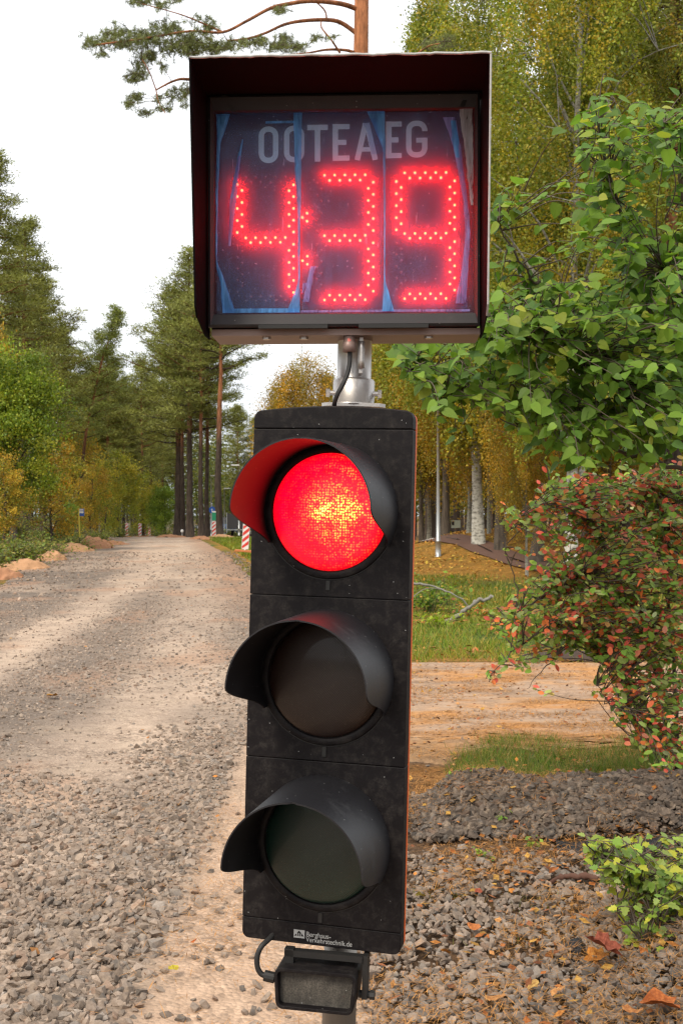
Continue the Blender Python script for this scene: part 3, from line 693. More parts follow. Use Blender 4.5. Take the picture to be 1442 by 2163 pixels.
for cname, cz, lm in (('red', HZ(1082), M_red), ('amber', HZ(1433), M_amber), ('green', HZ(1783), M_green)):
    # retaining ring with a narrow dark joint on each side
    b = MB(); lathe_y(b, [(LR, FY + .002), (LR, FY - .0035), (LR + .0012, FY - .0048), (RR - .002, FY - .0048), (RR, FY - .003), (RR, FY + .002)])
    b.build('lens_ring', M_black, head, True, (0, 0, cz))
    b = MB(); lathe_y(b, [(RR + .0022, FY - .0004), (RR + .0004, FY - .0004)]); b.build('ring_joint', M_rubber, head, True, (0, 0, cz))
    b = MB(); prof = [(LR - .0012, FY + .0)] + [((LR - .002) * math.cos(a), FY - .003 - .016 * math.sin(a)) for a in np.linspace(0, math.pi / 2 - .02, 14)]
    lathe_y(b, prof); b.f.append(np.array([list(range(b.n - 72, b.n))]))
    b.build('lens', lm, head, True, (0, 0, cz))
    # visor: thin shell, long over the top and sides, cut back towards the bottom
    n = 96; A = np.linspace(-118, 118, n); L = .192
    Lf = L * (1 - .90 * smooth(88, 118, np.abs(A))) * (1 - .03 * (np.abs(A) < 2)); rings = []
    b = MB(); m = 14; G0 = []; G1 = []
    for k, (a, l_) in enumerate(zip(A, Lf)):
        s_ = np.linspace(0, 1, m); rr = RR + .0012 - .003 * s_ * (l_ / L); ca, sa = math.sin(R(a)), math.cos(R(a))
        G0.append(np.stack([rr * ca, FY - .001 - l_ * s_, rr * sa], 1)); G1.append(np.stack([(rr + .0024) * ca, FY - .001 - l_ * s_, (rr + .0024) * sa], 1))
    b.rings(G0, closed=False, cap0=False, cap1=False); b.rings([g[::-1] for g in G1], closed=False, cap0=False, cap1=False)
    lo, hi = np.array([g[-1] for g in G0]), np.array([g[-1] for g in G1]); b.rings([lo, hi], closed=False, cap0=False, cap1=False)
    b.rings([G0[0], G1[0]], closed=False, cap0=False, cap1=False); b.rings([G0[-1], G1[-1]], closed=False, cap0=False, cap1=False)
    b.build('visor', M_visor, head, True, (0, 0, cz))
    # drain lug and dirt drip mark under the ring
    b = MB(); b.box(-.0035, .0035, FY - .0022, FY + .001, -.136, -.1195); b.build('drain_lug', M_rubber, head, False, (0, 0, cz))
# maker's plate printed white on the lower panel
M_white = simple('white_print', (.40, .40, .39), .6, 0, .3, 200, .3)
def text(name, s, size, x, y, z, m, parent, ext=.0003, sx=1.0, off=0.0):
    cu = bpy.data.curves.new(name, 'FONT'); cu.body = s; cu.size = size; cu.extrude = ext; cu.offset = off; cu.materials.append(m)
    q = bpy.data.objects.new('tmp', cu); C.objects.link(q); me = bpy.data.meshes.new_from_object(q); bpy.data.objects.remove(q)
    if not me.materials: me.materials.append(m)
    o = link(name, me, parent, (x, y, z), (R(90), 0, 0)); o.scale = (sx, 1, 1); return o
hx = lambda px, py: (px - (704 - .024 * (py - 1082))) / 1214. / math.cos(R(14))
text('maker_text', 'Berghaus-', .0122, hx(653, 1978), FY - .0004, HZ(1981), M_white, head, .0002, .92)
text('maker_text', 'Verkehrstechnik.de', .0122, hx(653, 1988), FY - .0004, HZ(1992), M_white, head, .0002, .86)
b = MB(); x0, x1, z0, z1 = hx(627, 1980), hx(650, 1980), HZ(1986), HZ(1969); b.box(x0, x1, FY - .0006, FY + .001, z0, z1); b.build('logo_panel', M_white, head)
b = MB(); xm, zm = (x0 + x1) / 2, z1
b.add([(x0 + .001, FY - .0011, z0 + .0035), (x1 - .001, FY - .0011, z0 + .0035), (xm, FY - .0011, z1 - .001)], [(0, 1, 2)])
b.build('logo_triangle', M_black, head)
b = MB()
for q in (.28, .44, .62): b.box(x0 + (x1 - x0) * q, x0 + (x1 - x0) * (q + .07), FY - .0016, FY - .0012, z0 + .0035, z0 + .0085)
b.build('logo_letters', M_white, head)
# grime patches on the lower panels: their own thin dust film
def film_patch(x0, x1, z0, z1, seed): pass

# ---- detector below the head
det = link('motion_detector', None, signal, (-.015, 0, 0), (0, 0, R(-10)))
S2 = 1226.; dz = lambda py: EYE + (HY - py - 9) / S2
DX = lambda px: (px - 690) / S2 + .0
def rrect(x0, x1, z0, z1, rc, n=6):
    p = outline(z0, z1, (x1 - x0) / 2, rc, 0, n); p[:, 0] += (x0 + x1) / 2; return p
b = MB(); o1 = rrect(-.070, .072, dz(2116), dz(2030), .013); o1[:, 0] += 0; 
o1[:, 0] += (o1[:, 0] * -.05) * (o1[:, 1] < (dz(2116) + dz(2030)) / 2)
def shell(b, out, yf, yb, wall, depth):
    e = np.roll(out, -1, 0) - np.roll(out, 1, 0); nrm = np.stack([e[:, 1], -e[:, 0]], 1); nrm /= np.linalg.norm(nrm, axis=1)[:, None]
    f = lambda o_, y: np.stack([(out - nrm * o_)[:, 0], np.full(len(out), y), (out - nrm * o_)[:, 1]], 1)
    b.rings([x_[::-1] for x_ in (f(.010, yb), f(0, yb - .02), f(0, yf + .002), f(.0012, yf), (f(wall - .0008, yf)), f(wall, yf + .001), f(wall, yf + depth))]); return b
shell(b, o1, -.175, -.075, .006, .016).build('detector_body', M_black, det)
b = MB(); prism(b, rrect(-.062, .064, dz(2110), dz(2038), .009), -.160, -.150, .001); b.build('detector_window', dusty('detector_window', (.02, .018, .016), (.19, .17, .14), .6, .75, 9, True, .3, .35, .6), det)
b = MB(); b.box(-.058, -.042, -.150, -.135, dz(2040), dz(2000)); b.box(-.058, .078, -.150, -.135, dz(2016), dz(2003)); b.box(.078, .087, -.146, -.122, dz(2094), dz(2003)); b.build('bracket', M_rubber, det)
b = MB(); b.tube([(.072, -.135, dz(2088)), (.094, -.135, dz(2088))], .0065, 12); b.tube([(.091, -.135, dz(2088)), (.099, -.135, dz(2088))], .0085, 8); b.build('knob', M_rubber, det)
b = MB(); b.tube([(-.074, -.15, dz(2064)), (-.092, -.15, dz(2061))], .0095, 12); b.build('cable_gland', M_rubber, det)
pts = [(-.090, -.150, dz(2061)), (-.098, -.150, dz(2058)), (-.105, -.15, dz(2044)), (-.106, -.148, dz(2022)), (-.100, -.142, dz(2003)), (-.088, -.125, dz(1990)), (-.080, -.10, dz(1975))]
def spline(pts, k=6):
    pts = np.asarray(pts, float); m = len(pts); t = np.linspace(0, m - 1, (m - 1) * k + 1); i = np.clip(t.astype(int), 0, m - 2); f = (t - i)[:, None]
    p0 = pts[np.clip(i - 1, 0, m - 1)]; p1 = pts[i]; p2 = pts[i + 1]; p3 = pts[np.clip(i + 2, 0, m - 1)]
    return .5 * ((2 * p1) + (-p0 + p2) * f + (2 * p0 - 5 * p1 + 4 * p2 - p3) * f ** 2 + (-p0 + 3 * p1 - 3 * p2 + p3) * f ** 3)
MB().tube(spline(pts), .0048, 10).build('cable', M_rubber, det, True)

# ---- countdown display
SD = 1185.
disp = link('countdown_display', None, signal, (0, 0, 0), (0, R(-1.35), 0))
# the lean is undone about the display's own centre
zc = EYE + (HY - 450) / SD
px0 = 2.05 * 0 + (726 - CX) / SD                 # world x of the screen centre
xw = px0 + .018 ; yw = 2.05 - DP                  # relative to the root
disp.location = Vector((xw, yw, zc)); disp.location = Matrix.Rotation(R(-1.35), 3, 'Y') @ disp.location
disp.rotation_euler = (0, R(-1.35), R(-2.2))
# local frame: x right, y away from viewer, z up, origin at the centre of the screen
X_ = lambda px: (px - 726) / SD
Z_ = lambda py: (450 - py) / SD
def slab(b, pts_xz, y0, y1):
    p = np.array(pts_xz); b.rings([np.stack([p[:, 0], np.full(len(p), y), p[:, 1]], 1)[::-1] for y in (y0, y1)]); return b
# box body
b = MB(); prism(b, rrect(X_(442), X_(1009), Z_(693), Z_(204), .006), .0125, .104, .002); b.build('display_case', M_hood, disp)
b = MB(); b.box(X_(446), X_(1012), .0, .106, Z_(708), Z_(694.5)); b.build('underside_tray', M_tin, disp)
for px in (640, 560, 905): 
    b = MB(); lathe_z(b, [(.008, Z_(713)), (.008, Z_(708))], 6, X_(px), .02); b.build('tray_nut', M_steel, disp)
# bezel of four bars with sloping inner faces
xo0, xo1, zo0, zo1 = X_(441), X_(1010), Z_(692), Z_(205); xi0, xi1, zi0, zi1 = X_(455), X_(998), Z_(663), Z_(238)
rw = lambda x0, x1, z0, z1, y: [(x0, y, z0), (x1, y, z0), (x1, y, z1), (x0, y, z1)]
b = MB(); b.rings([rw(xo0, xo1, zo0, zo1, -.002), rw(xo0, xo1, zo0, zo1, -.014), rw(xo0 + .004, xo1 - .004, zo0 + .004, zo1 - .004, -.017), rw(xi0 - .002, xi1 + .002, zi0 - .002, zi1 + .002, -.012), rw(xi0, xi1, zi0, zi1, -.004)], cap0=False, cap1=False)
b.build('bezel', M_bezel, disp)
for (u0, v0, u1, v1) in ((470, 205, 490, 238), (968, 236, 982, 205)):
    b = MB(); b.add([(X_(u0), -.0165, Z_(v0)), (X_(u0) + .008, -.0165, Z_(v0)), (X_(u1) + .008, -.0128, Z_(v1)), (X_(u1), -.0128, Z_(v1))], [(0, 1, 2, 3)]); b.build('bezel_joint', M_rubber, disp)
for u in (548, 758):
    b = MB(); b.box(X_(u), X_(u + 145), -.0225, -.016, Z_(697), Z_(689)); b.build('latch', M_rubber, disp)
# hood: two sides and a top with a pale worn rim
y_t, y_b = -.178, -.118; th = .0022
def hood_side(s):
    xs_ = (X_(441) - .0035 if s < 0 else X_(1010) + .0035); x0, x1 = (xs_ - th, xs_) if s < 0 else (xs_, xs_ + th)
    prof = [(.03, Z_(204) + .004), (y_t, Z_(204) + .001), (y_t + .002, Z_(204) - .02), (y_b - .006, Z_(672)), (y_b + .012, Z_(690)), (-.02, Z_(711)), (.03, Z_(711))]
    p = np.array(prof); b = MB(); b.rings([np.stack([np.full(len(p), x), p[:, 0], p[:, 1]], 1) for x in (x0, x1)]); b.build('hood_side', M_hood, disp)
    e = MB(); path = [(( x0 + x1) / 2, y - .0006, z) for y, z in prof[1:5]]; e.tube(path, .0019, 6); e.build('hood_rim', M_edge if s > 0 else M_hood, disp)
hood_side(-1); hood_side(1)
b = MB(); b.box(X_(441) - .0056, X_(1010) + .0056, y_t, .03, Z_(204) + .0012, Z_(204) + .0036); b.build('hood_top', M_hood, disp)
nz = 60; xx = np.linspace(X_(441) - .0056, X_(1010) + .0056, nz)
MB().tube(np.stack([xx, np.full(nz, y_t - .0006), Z_(204) + .003 + .0006 * np.sin(xx * 90) + .0004 * rg.standard_normal(nz)], 1), .0022, 6).build('hood_rim', M_edge, disp, True)
# warning board behind the window
def board_mat():
    t = NT('display_board'); v = t.obj(); f = t.noise(6, 5, .6, v); b = t.bsdf(t.mix(f, (.012, .013, .030), (.030, .026, .045)), .45, 0, .4); return t.m
BY = .006
b = MB(); b.box(xi0 - .002, xi1 + .002, BY, BY + .004, zi0 - .002, zi1 + .002); b.build('display_board', board_mat(), disp)
# lettering OOTEAEG, light blue print
M_print = simple('pale_blue_print', (.62, .90, .98), .5, 0, .4, 12, .18)
def stroke(b, path, w_, y, closed=False):
    p = np.array(path, float); m = len(p)
    if closed: d = np.roll(p, -1, 0) - np.roll(p, 1, 0)
    else: d = np.gradient(p, axis=0)
    d /= np.linalg.norm(d, axis=1)[:, None]; n = np.stack([-d[:, 1], d[:, 0]], 1) * w_ / 2
    L_, R_ = p + n, p - n; k = m if closed else m - 1; v = []
    for q in (L_, R_): v += [(a[0], y, a[1]) for a in q]
    b.add(v, [(i, (i + 1) % m, m + (i + 1) % m, m + i) for i in range(k)])
def seg(b, x0, z0, x1, z1, w_, y): stroke(b, [(x0, z0), (x1, z1)], w_, y)
def arc_rect(x0, x1, z0, z1, r_, n=5):
    return [(p[0] + (x0 + x1) / 2, p[1]) for p in outline(z0, z1, (x1 - x0) / 2, r_, 0, n)]
letters = [('O', 545, 587, 0), ('O', 599, 642, -1), ('T', 648, 692, -2), ('E', 702, 738, -3), ('A', 747, 799, -4), ('E', 815, 848, -7), ('G', 857, 902, -8)]
W = 11.5 / SD
for ch, a_, c_, dy in letters:
    b = MB(); x0, x1 = X_(a_) + W / 2, X_(c_) - W / 2; z1, z0 = Z_(263 + dy) - W / 2, Z_(341 + dy) + W / 2; zm = (z0 + z1) / 2; y = BY - .0010; xm = (x0 + x1) / 2; h = W / 2; y2 = y - .0002
    if ch == 'O': stroke(b, arc_rect(x0, x1, z0, z1, .012), W, y, True)
    if ch == 'T': seg(b, x0 - h, z1, x1 + h, z1, W, y); seg(b, xm, z1 - h, xm, z0 - h, W, y)
    if ch == 'E': seg(b, x0, z1 + h, x0, z0 - h, W, y); [seg(b, x0 + h, q, x1 + (h if q != zm else -.001), q, W * .95, y) for q in (z1, zm, z0)]
    if ch == 'A': seg(b, x0 + .001, z0 - h, xm - .001, z1 + h, W, y); seg(b, x1 - .001, z0 - h, xm + .001, z1 + h, W, y2); seg(b, x0 + .009, zm - .014, x1 - .009, zm - .014, W * .8, y - .0004)
    if ch == 'G':
        o_ = arc_rect(x0, x1, z0, z1, .012); k0 = next(i for i, q in enumerate(o_) if q[1] >= z1 - 1e-6)
        rot = o_[3:] ; pth_ = [(x1, zm + .014), (x1, z1 - .012)] + o_[:1] + [q for q in o_[1:]] + [(x1, z0 + .012), (x1, zm - .002)]
        stroke(b, pth_, W, y); seg(b, x1 + h, zm - .002, xm - .001, zm - .002, W * .9, y2)
    b.build('letter', M_print, disp)
# diodes
def led_mat(lit):
    t = NT('lit_red_diode' if lit else 'unlit_diode')
    if lit:
        e = t.n('ShaderNodeEmission'); e.inputs['Color'].default_value = (1, .0015, .003, 1) if lit == 2 else (1, .24, .07, 1); e.inputs['Strength'].default_value = 128 if lit == 2 else 5.0; t.l(e.outputs[0], t.out.inputs['Surface'])
    else: t.bsdf((.14, .13, .15), .12, 0, .8)
    return t.m
ML, MU, MS = led_mat(1), led_mat(0), led_mat(2)      # bright tip, unlit, red glowing side of the diode
def led_mesh(m):
    b = MB(); n = 8; a = np.arange(n) * 2 * np.pi / n
    b.rings([np.stack([r_ * np.cos(a), np.full(n, y), r_ * np.sin(a)], 1) for r_, y in ((.0023, 0), (.0023, -.0016), (.0023, -.0030), (.0020, -.0036), (.0010, -.0040))], cap0=False); me = b.mesh('led', True); me.materials.append(m)
    if m is ML:
        me.materials.append(MS)
        for i_, p_ in enumerate(me.polygons): p_.material_index = 1 if i_ < 2 * n else 0
    return me
meL, meU = led_mesh(ML), led_mesh(MU)
def led(px, py, lit):
    link('led', meL if lit else meU, disp, (X_(px), BY - .0012, Z_(py)))
def vseg(xa, xb, y0, y1, lit):          # nine diodes zigzag, first on xa
    for k in range(9): led(xa if k % 2 == 0 else xb, y0 + (y1 - y0) * k / 8, lit)
def hseg(x0, x1, ya, yb, lit):          # five on ya, four on yb
    for k in range(9): led(x0 + (x1 - x0) * k / 8, ya if k % 2 == 0 else yb, lit)
for (xl_, xli, xri, xr_, h0, h1, top, mid, bot, vs, st) in (
        (500, 510, 610, 619.5, 518, 602, (371, 382), (500, 510), (634, 625), 2.5, 'ulfr'),
        (669, 678, 777.5, 788, 685, 771, (369, 380), (497, 507.5), (633, 623), 1.0, 'tmbfr'),
        (836.5, 846.7, 949, 959, 854, 941, (366, 377), (494, 504), (631.5, 621.5), 0.0, 'tulmbfr')):
    # st: t top, u+l upper left, f upper right, r lower right, m mid, b bottom
    a0, a1, c0, c1 = 384 + vs, 486 + vs, 512 + vs, 614 + vs
    if 'u' in st: vseg(xl_, xli, a0, a1, True)
    else: vseg(xl_, xli, a0, a1, False)
    vseg(xl_, xli, c0 + 2, c1 - 2, False)
    if 'ulfr' == st: vseg(xr_, xri, a0 + 2, a1, True); vseg(xr_, xri, c0, c1, True)
    else: vseg(xr_, xri, a0, a1, True); vseg(xr_, xri, c0, c1, True)
    hseg(h0, h1, top[0], top[1], 't' in st); hseg(h0, h1, mid[0], mid[1], True); hseg(h0, h1, bot[0], bot[1], 'b' in st)
for p_ in ((638.5, 458), (648, 449), (648, 466), (638.5, 549.5), (648.8, 540), (648.8, 557)): led(*p_, True)
# clear weathered window with its blue protective film left on
def pane_mat():
    t = NT('weathered_window'); v = t.obj()
    tr = t.n('ShaderNodeBsdfTransparent'); tr.inputs[0].default_value = (1, 1, 1, 1)
    tl = t.n('ShaderNodeBsdfTranslucent'); tl.inputs[0].default_value = (.9, .88, .9, 1)
    mp = t.n('ShaderNodeMapping'); mp.inputs['Scale'].default_value = (160, 160, 14); t.l(v, mp.inputs['Vector'])
    st = t.noise(1.0, 4, .6, mp.outputs[0]); sp = t.noise(240, 3, .7, v)
    spots = t.math('MAXIMUM', t.math('MULTIPLY', t.ramp(st, [(.64, 0.0), (.74, 1.0)]), .16), t.math('MULTIPLY', t.ramp(sp, [(.62, 0.0), (.70, 1.0)]), .14))
    m1 = t.n('ShaderNodeMixShader'); m1.inputs[0].default_value = .22; t.l(tr.outputs[0], m1.inputs[1]); t.l(tl.outputs[0], m1.inputs[2])
    df = t.n('ShaderNodeBsdfDiffuse'); df.inputs[0].default_value = (.50, .60, .74, 1)  # bluish diffuse veil imitates sky reflected in the pane
    m2 = t.n('ShaderNodeMixShader'); t.l(t.math('ADD', spots, .014), m2.inputs[0]); t.l(m1.outputs[0], m2.inputs[1]); t.l(df.outputs[0], m2.inputs[2])
    gl = t.n('ShaderNodeBsdfGlossy'); gl.inputs['Roughness'].default_value = .16; gl.inputs['Color'].default_value = (.5, .62, .8, 1)
    bp = t.n('ShaderNodeBump'); bp.inputs['Strength'].default_value = .5; bp.inputs['Distance'].default_value = .004
    mp2 = t.n('ShaderNodeMapping'); mp2.inputs['Scale'].default_value = (5, 5, 14); t.l(v, mp2.inputs['Vector']); t.l(t.noise(1.0, 4, .5, mp2.outputs[0]), bp.inputs['Height']); t.l(bp.outputs[0], gl.inputs['Normal'])
    fr = t.n('ShaderNodeFresnel'); fr.inputs['IOR'].default_value = 1.5
    m3 = t.n('ShaderNodeMixShader'); t.l(t.math('MULTIPLY', fr.outputs[0], .45), m3.inputs[0]); t.l(m2.outputs[0], m3.inputs[1]); t.l(gl.outputs[0], m3.inputs[2]); t.l(m3.outputs[0], t.out.inputs['Surface'])
    return t.m
PY_ = -.0030
b = MB(); b.add([(xi0, PY_, zi0), (xi1, PY_, zi0), (xi1, PY_, zi1), (xi0, PY_, zi1)], [(0, 1, 2, 3)]); b.build('window_pane', pane_mat(), disp)
def film_mat(name, c, dens, gloss=.12):
    t = NT(name); v = t.obj(); mp = t.n('ShaderNodeMapping'); mp.inputs['Scale'].default_value = (90, 90, 16); t.l(v, mp.inputs['Vector'])
    f = t.noise(1.0, 5, .65, mp.outputs[0], .8)
    tr = t.n('ShaderNodeBsdfTransparent'); tr.inputs[0].default_value = (*[(.35 + .65 * x) if dens > .2 else (.8 + .2 * x) for x in c], 1)
    p = t.n('ShaderNodeBsdfPrincipled'); p.inputs['Base Color'].default_value = (*c, 1); p.inputs['Roughness'].default_value = .3; p.inputs['Specular IOR Level'].default_value = .8
    bp = t.n('ShaderNodeBump'); bp.inputs['Strength'].default_value = 1.0; bp.inputs['Distance'].default_value = .004; t.l(f, bp.inputs['Height']); t.l(bp.outputs[0], p.inputs['Normal'])
    mx = t.n('ShaderNodeMixShader'); t.l(t.ramp(f, [(.35, dens * .5), (.6, dens), (.72, min(1, dens * 1.8))]), mx.inputs[0]); t.l(tr.outputs[0], mx.inputs[1]); t.l(p.outputs[0], mx.inputs[2]); t.l(mx.outputs[0], t.out.inputs['Surface'])
    return t.m
M_blue = film_mat('blue_protective_film', (.10, .38, .85), .62); M_pale = film_mat('pale_blue_film', (.12, .36, .85), .10); M_violet = film_mat('violet_film_edge', (.36, .30, .72), .50); M_grey = film_mat('crumpled_clear_film', (.62, .60, .63), .5)
_fy = [PY_ - .0016]
def film(pl, pr, m, jag=1.2, lift=.002):
    """a ribbon of film between two edge polylines given down the photo rows"""
    ys_ = np.linspace(max(pl[0][1], pr[0][1]), min(pl[-1][1], pr[-1][1]), 40)
    xl_ = np.interp(ys_, [q[1] for q in pl], [q[0] for q in pl]) + jag * (fbm(ys_ * .06, ys_ * 0 + pl[0][0]) - .5) * 2.5
    xr_ = np.interp(ys_, [q[1] for q in pr], [q[0] for q in pr]) + jag * (fbm(ys_ * .05, ys_ * 0 + pr[0][0] + 9) - .5) * 2.5
    _fy[0] -= .0004; rows_ = []
    for y, a_, c_ in zip(ys_, xl_, xr_):
        t_ = np.linspace(0, 1, 5); rows_.append([(X_(a_ + (c_ - a_) * q), _fy[0] - lift * math.sin(q * math.pi) * .5, Z_(y)) for q in t_])
    b = MB(); b.rings(rows_, closed=False, cap0=False, cap1=False); b.build('film_strip', m, disp, True)
film([(457, 240), (457, 320), (455, 420), (455, 560), (466, 600), (470, 660)], [(486, 240), (466, 300), (460, 420), (458, 550), (474, 590), (497, 660)], M_blue)
film([(458, 241), (458, 655)], [(632, 241), (632, 655)], M_pale, .3, .0)
film([(470, 652), (470, 661)], [(632, 652), (632, 661)], M_blue, .3)
film([(636, 654), (636, 661)], [(990, 656), (990, 661)], M_violet, .3)
film([(620, 240), (622, 340), (629, 460), (630, 600), (606, 661)], [(638, 240), (637, 340), (635, 460), (634, 600), (634, 661)], M_blue, .8)
film([(561, 257), (561, 262)], [(636, 256), (636, 262)], M_blue, .3)
film([(638, 241), (638, 655)], [(808, 241), (808, 655)], M_pale, .3, .0)
film([(816, 241), (816, 655)], [(972, 241), (985, 655)], M_pale, .3, .0)
film([(511, 295), (497, 360), (486, 420)], [(514, 295), (506, 360), (492, 420)], M_blue, .8)
film([(505, 330), (486, 420), (482, 520)], [(509, 330), (500, 420), (488, 520)], M_violet, .8)
film([(775, 240), (790, 275), (808, 320), (810, 460), (810, 600), (807, 660)], [(812, 240), (812, 275), (814, 320), (814, 460), (814, 600), (832, 660)], M_blue, .8)
film([(765, 255), (776, 290), (786, 330)], [(800, 245), (800, 290), (812, 332)], M_pale, 2)
film([(934, 255), (950, 300), (962, 350), (976, 430), (981, 500), (972, 580), (962, 625), (960, 645)], [(957, 235), (966, 290), (974, 340), (986, 430), (991, 500), (986, 580), (982, 640), (977, 648)], M_violet, 1)
film([(934, 262), (944, 240), (952, 300), (960, 340)], [(956, 236), (960, 262), (966, 300), (970, 340)], M_blue, 1)
film([(968, 238), (976, 300), (984, 380), (992, 440)], [(995, 238), (996, 300), (996, 380), (996, 440)], M_grey, 2)
film([(455, 238), (455, 250)], [(812, 238), (812, 246)], M_pale, 1)
film([(656, 565), (648, 600), (640, 640)], [(668, 565), (660, 600), (652, 640)], M_violet, 2)
film([(642, 600), (636, 622)], [(652, 600), (640, 622)], M_violet, 2)
# gland and lead from the display to the head
b = MB(); lathe_z(b, [(.0118, Z_(742)), (.0118, Z_(722)), (.0105, Z_(721)), (.0105, Z_(708))], 14, X_(737), .012); b.build('cable_gland', M_tin, disp, True)
pts = [(X_(738), .012, Z_(735)), (X_(738), .010, Z_(762)), (X_(733), .006, Z_(790)), (X_(722), .002, Z_(815)), (X_(711), .002, Z_(836)), (X_(705), .01, Z_(855)), (X_(703), .03, Z_(872))]
MB().tube(spline(pts), .0042, 10).build('cable', M_rubber, disp, True)
# ------------------------------------------------------------------ trees
rt = np.random.default_rng(2024)
DARKB = np.array([.075, .055, .042]); REDB = np.array([.42, .17, .075])
def blades(mb, c, u, ln, wd, col, rng):
    """thin needle sprays: triangles with base at c, pointing along u"""
    n = len(c); v = unit(np.cross(u, rng.standard_normal((n, 3)))) * (wd * .5)[:, None]
    q = np.stack([c - v, c + v, c + u * ln[:, None]], 1)
    mb.add(q.reshape(-1, 3), (np.arange(n) * 3)[:, None] + np.array([[0, 1, 2]]), np.repeat(col, 3, 0))
def pine(seed, Ht, cs, Rc, nb, shape='open', r0=.2, lean=0.0, tilt=(0, 0), dens=1.0, base=(.195, .215, .050), dead=8):
    """Scots pine: tall trunk, red above, and layered pads of needles. Returns trunk and crown meshes."""
    rng = np.random.default_rng(seed); m = 16; s = np.linspace(0, 1, m)
    bx = np.cumsum(rng.normal(0, .05, m)) * .6; by = np.cumsum(rng.normal(0, .05, m)) * .6
    tp = np.stack([bx - bx[0] + tilt[0] * s ** 2.2, by - by[0] + tilt[1] * s ** 2, Ht * s * (1 if not lean else 1)], 1)
    tr = r0 * (1 - .82 * s) * (1 + .35 * np.exp(-s * 30)); tc = DARKB + (REDB - DARKB) * smooth(.30, .55, s + rng.normal(0, .02, m))[:, None]
    T = MB(); T.tube(tp, tr, 9, tc); F = MB(); at = lambda t: np.array([np.interp(t, s, tp[:, k]) for k in range(3)])
    cl = []
    for i in range(nb):
        q = (i + rng.random()) / nb; t = cs + (1 - cs) * q ** .85; az = i * 2.4 + rng.normal(0, .5); p0 = at(t); u_ = (t - cs) / (1 - cs)
        if shape == 'open': ln = Rc * (.50 + .5 * math.sin(math.pi * min(1, u_ * .8 + .25))) * (1 - u_ ** 3.5) * rng.uniform(.6, 1.15) + .4
        elif shape == 'cone': ln = Rc * (1 - u_) ** .75 * rng.uniform(.7, 1.15) + .35
        else: ln = Rc * (1 - u_ ** 2.2) * rng.uniform(.55, 1.15) + .4
        d = np.array([math.cos(az), math.sin(az), 0]); up0 = rng.uniform(.05, .35) + (.5 * u_ if shape != 'cone' else .1 * u_) - (.25 if shape == 'cone' else .15) * (1 - u_)
        k = 6; ss = np.linspace(0, 1, k)[:, None]
        pts = p0 + d * ln * ss + np.array([0, 0, 1]) * ln * (up0 * ss + (.12 if shape != 'cone' else .10) * ss ** 2) + np.cumsum(rng.normal(0, .035 * ln, (k, 3)), 0) * (ss > 0)
        T.tube(pts, (.022 + .012 * ln) * (1 - .8 * ss[:, 0]) * (r0 / .2) ** .5, 4, REDB * .55 if u_ > .2 else DARKB, cap=False)
        kk = max(3, int((5 + ln * 4.6) * dens))
        for j in range(kk):
            f = rng.uniform(.28, 1.02); side = np.array([-d[1], d[0], 0]); base_ = np.array([np.interp(f, ss[:, 0], pts[:, q2]) for q2 in range(3)])
            cpos = base_ + side * rng.normal(0, .26) * ln * (.35 + .5 * f) + np.array([0, 0, rng.normal(.08, .10)])
            cl.append(cpos)
            if rng.random() < .5: T.tube([base_, (base_ + cpos) / 2 + [0, 0, .03], cpos], [.014, .009, .004], 3, DARKB * 1.3, cap=False)
    for i in range(dead):
        t = rng.uniform(cs * .55, cs * 1.05); az = rng.uniform(0, 6.3); ln = rng.uniform(.5, 1.7); p0 = at(t); d = np.array([math.cos(az), math.sin(az), rng.uniform(-.25, .15)])
        T.tube([p0, p0 + d * ln * .5, p0 + d * ln + [0, 0, -.1 * ln]], [.022, .014, .005], 3, DARKB, cap=False)
    for z in np.linspace(.9, 1.0, 5):
        for _ in range(3): cl.append(at(z) + rng.normal(0, .22, 3))
    cl = np.array(cl); n = len(cl); per = 34
    cc = np.repeat(cl, per, 0); off = rng.standard_normal((n * per, 3)) * np.array([.21, .21, .075]); cc = cc + off
    u = unit(off * np.array([1, 1, 1.2]) * 2.2 + rng.standard_normal(off.shape) * .45 + np.array([0, 0, .30]))
    tint = np.repeat(rng.uniform(.5, 1.5, n), per) * rng.uniform(.75, 1.25, n * per); warm = np.repeat(rng.random(n), per)
    col = np.array(base)[None] * tint[:, None] + warm[:, None] * np.array([.045, .028, .0])
    blades(F, cc, u, rng.uniform(.13, .26, n * per), rng.uniform(.035, .06, n * per), col, rng)
    return T, F
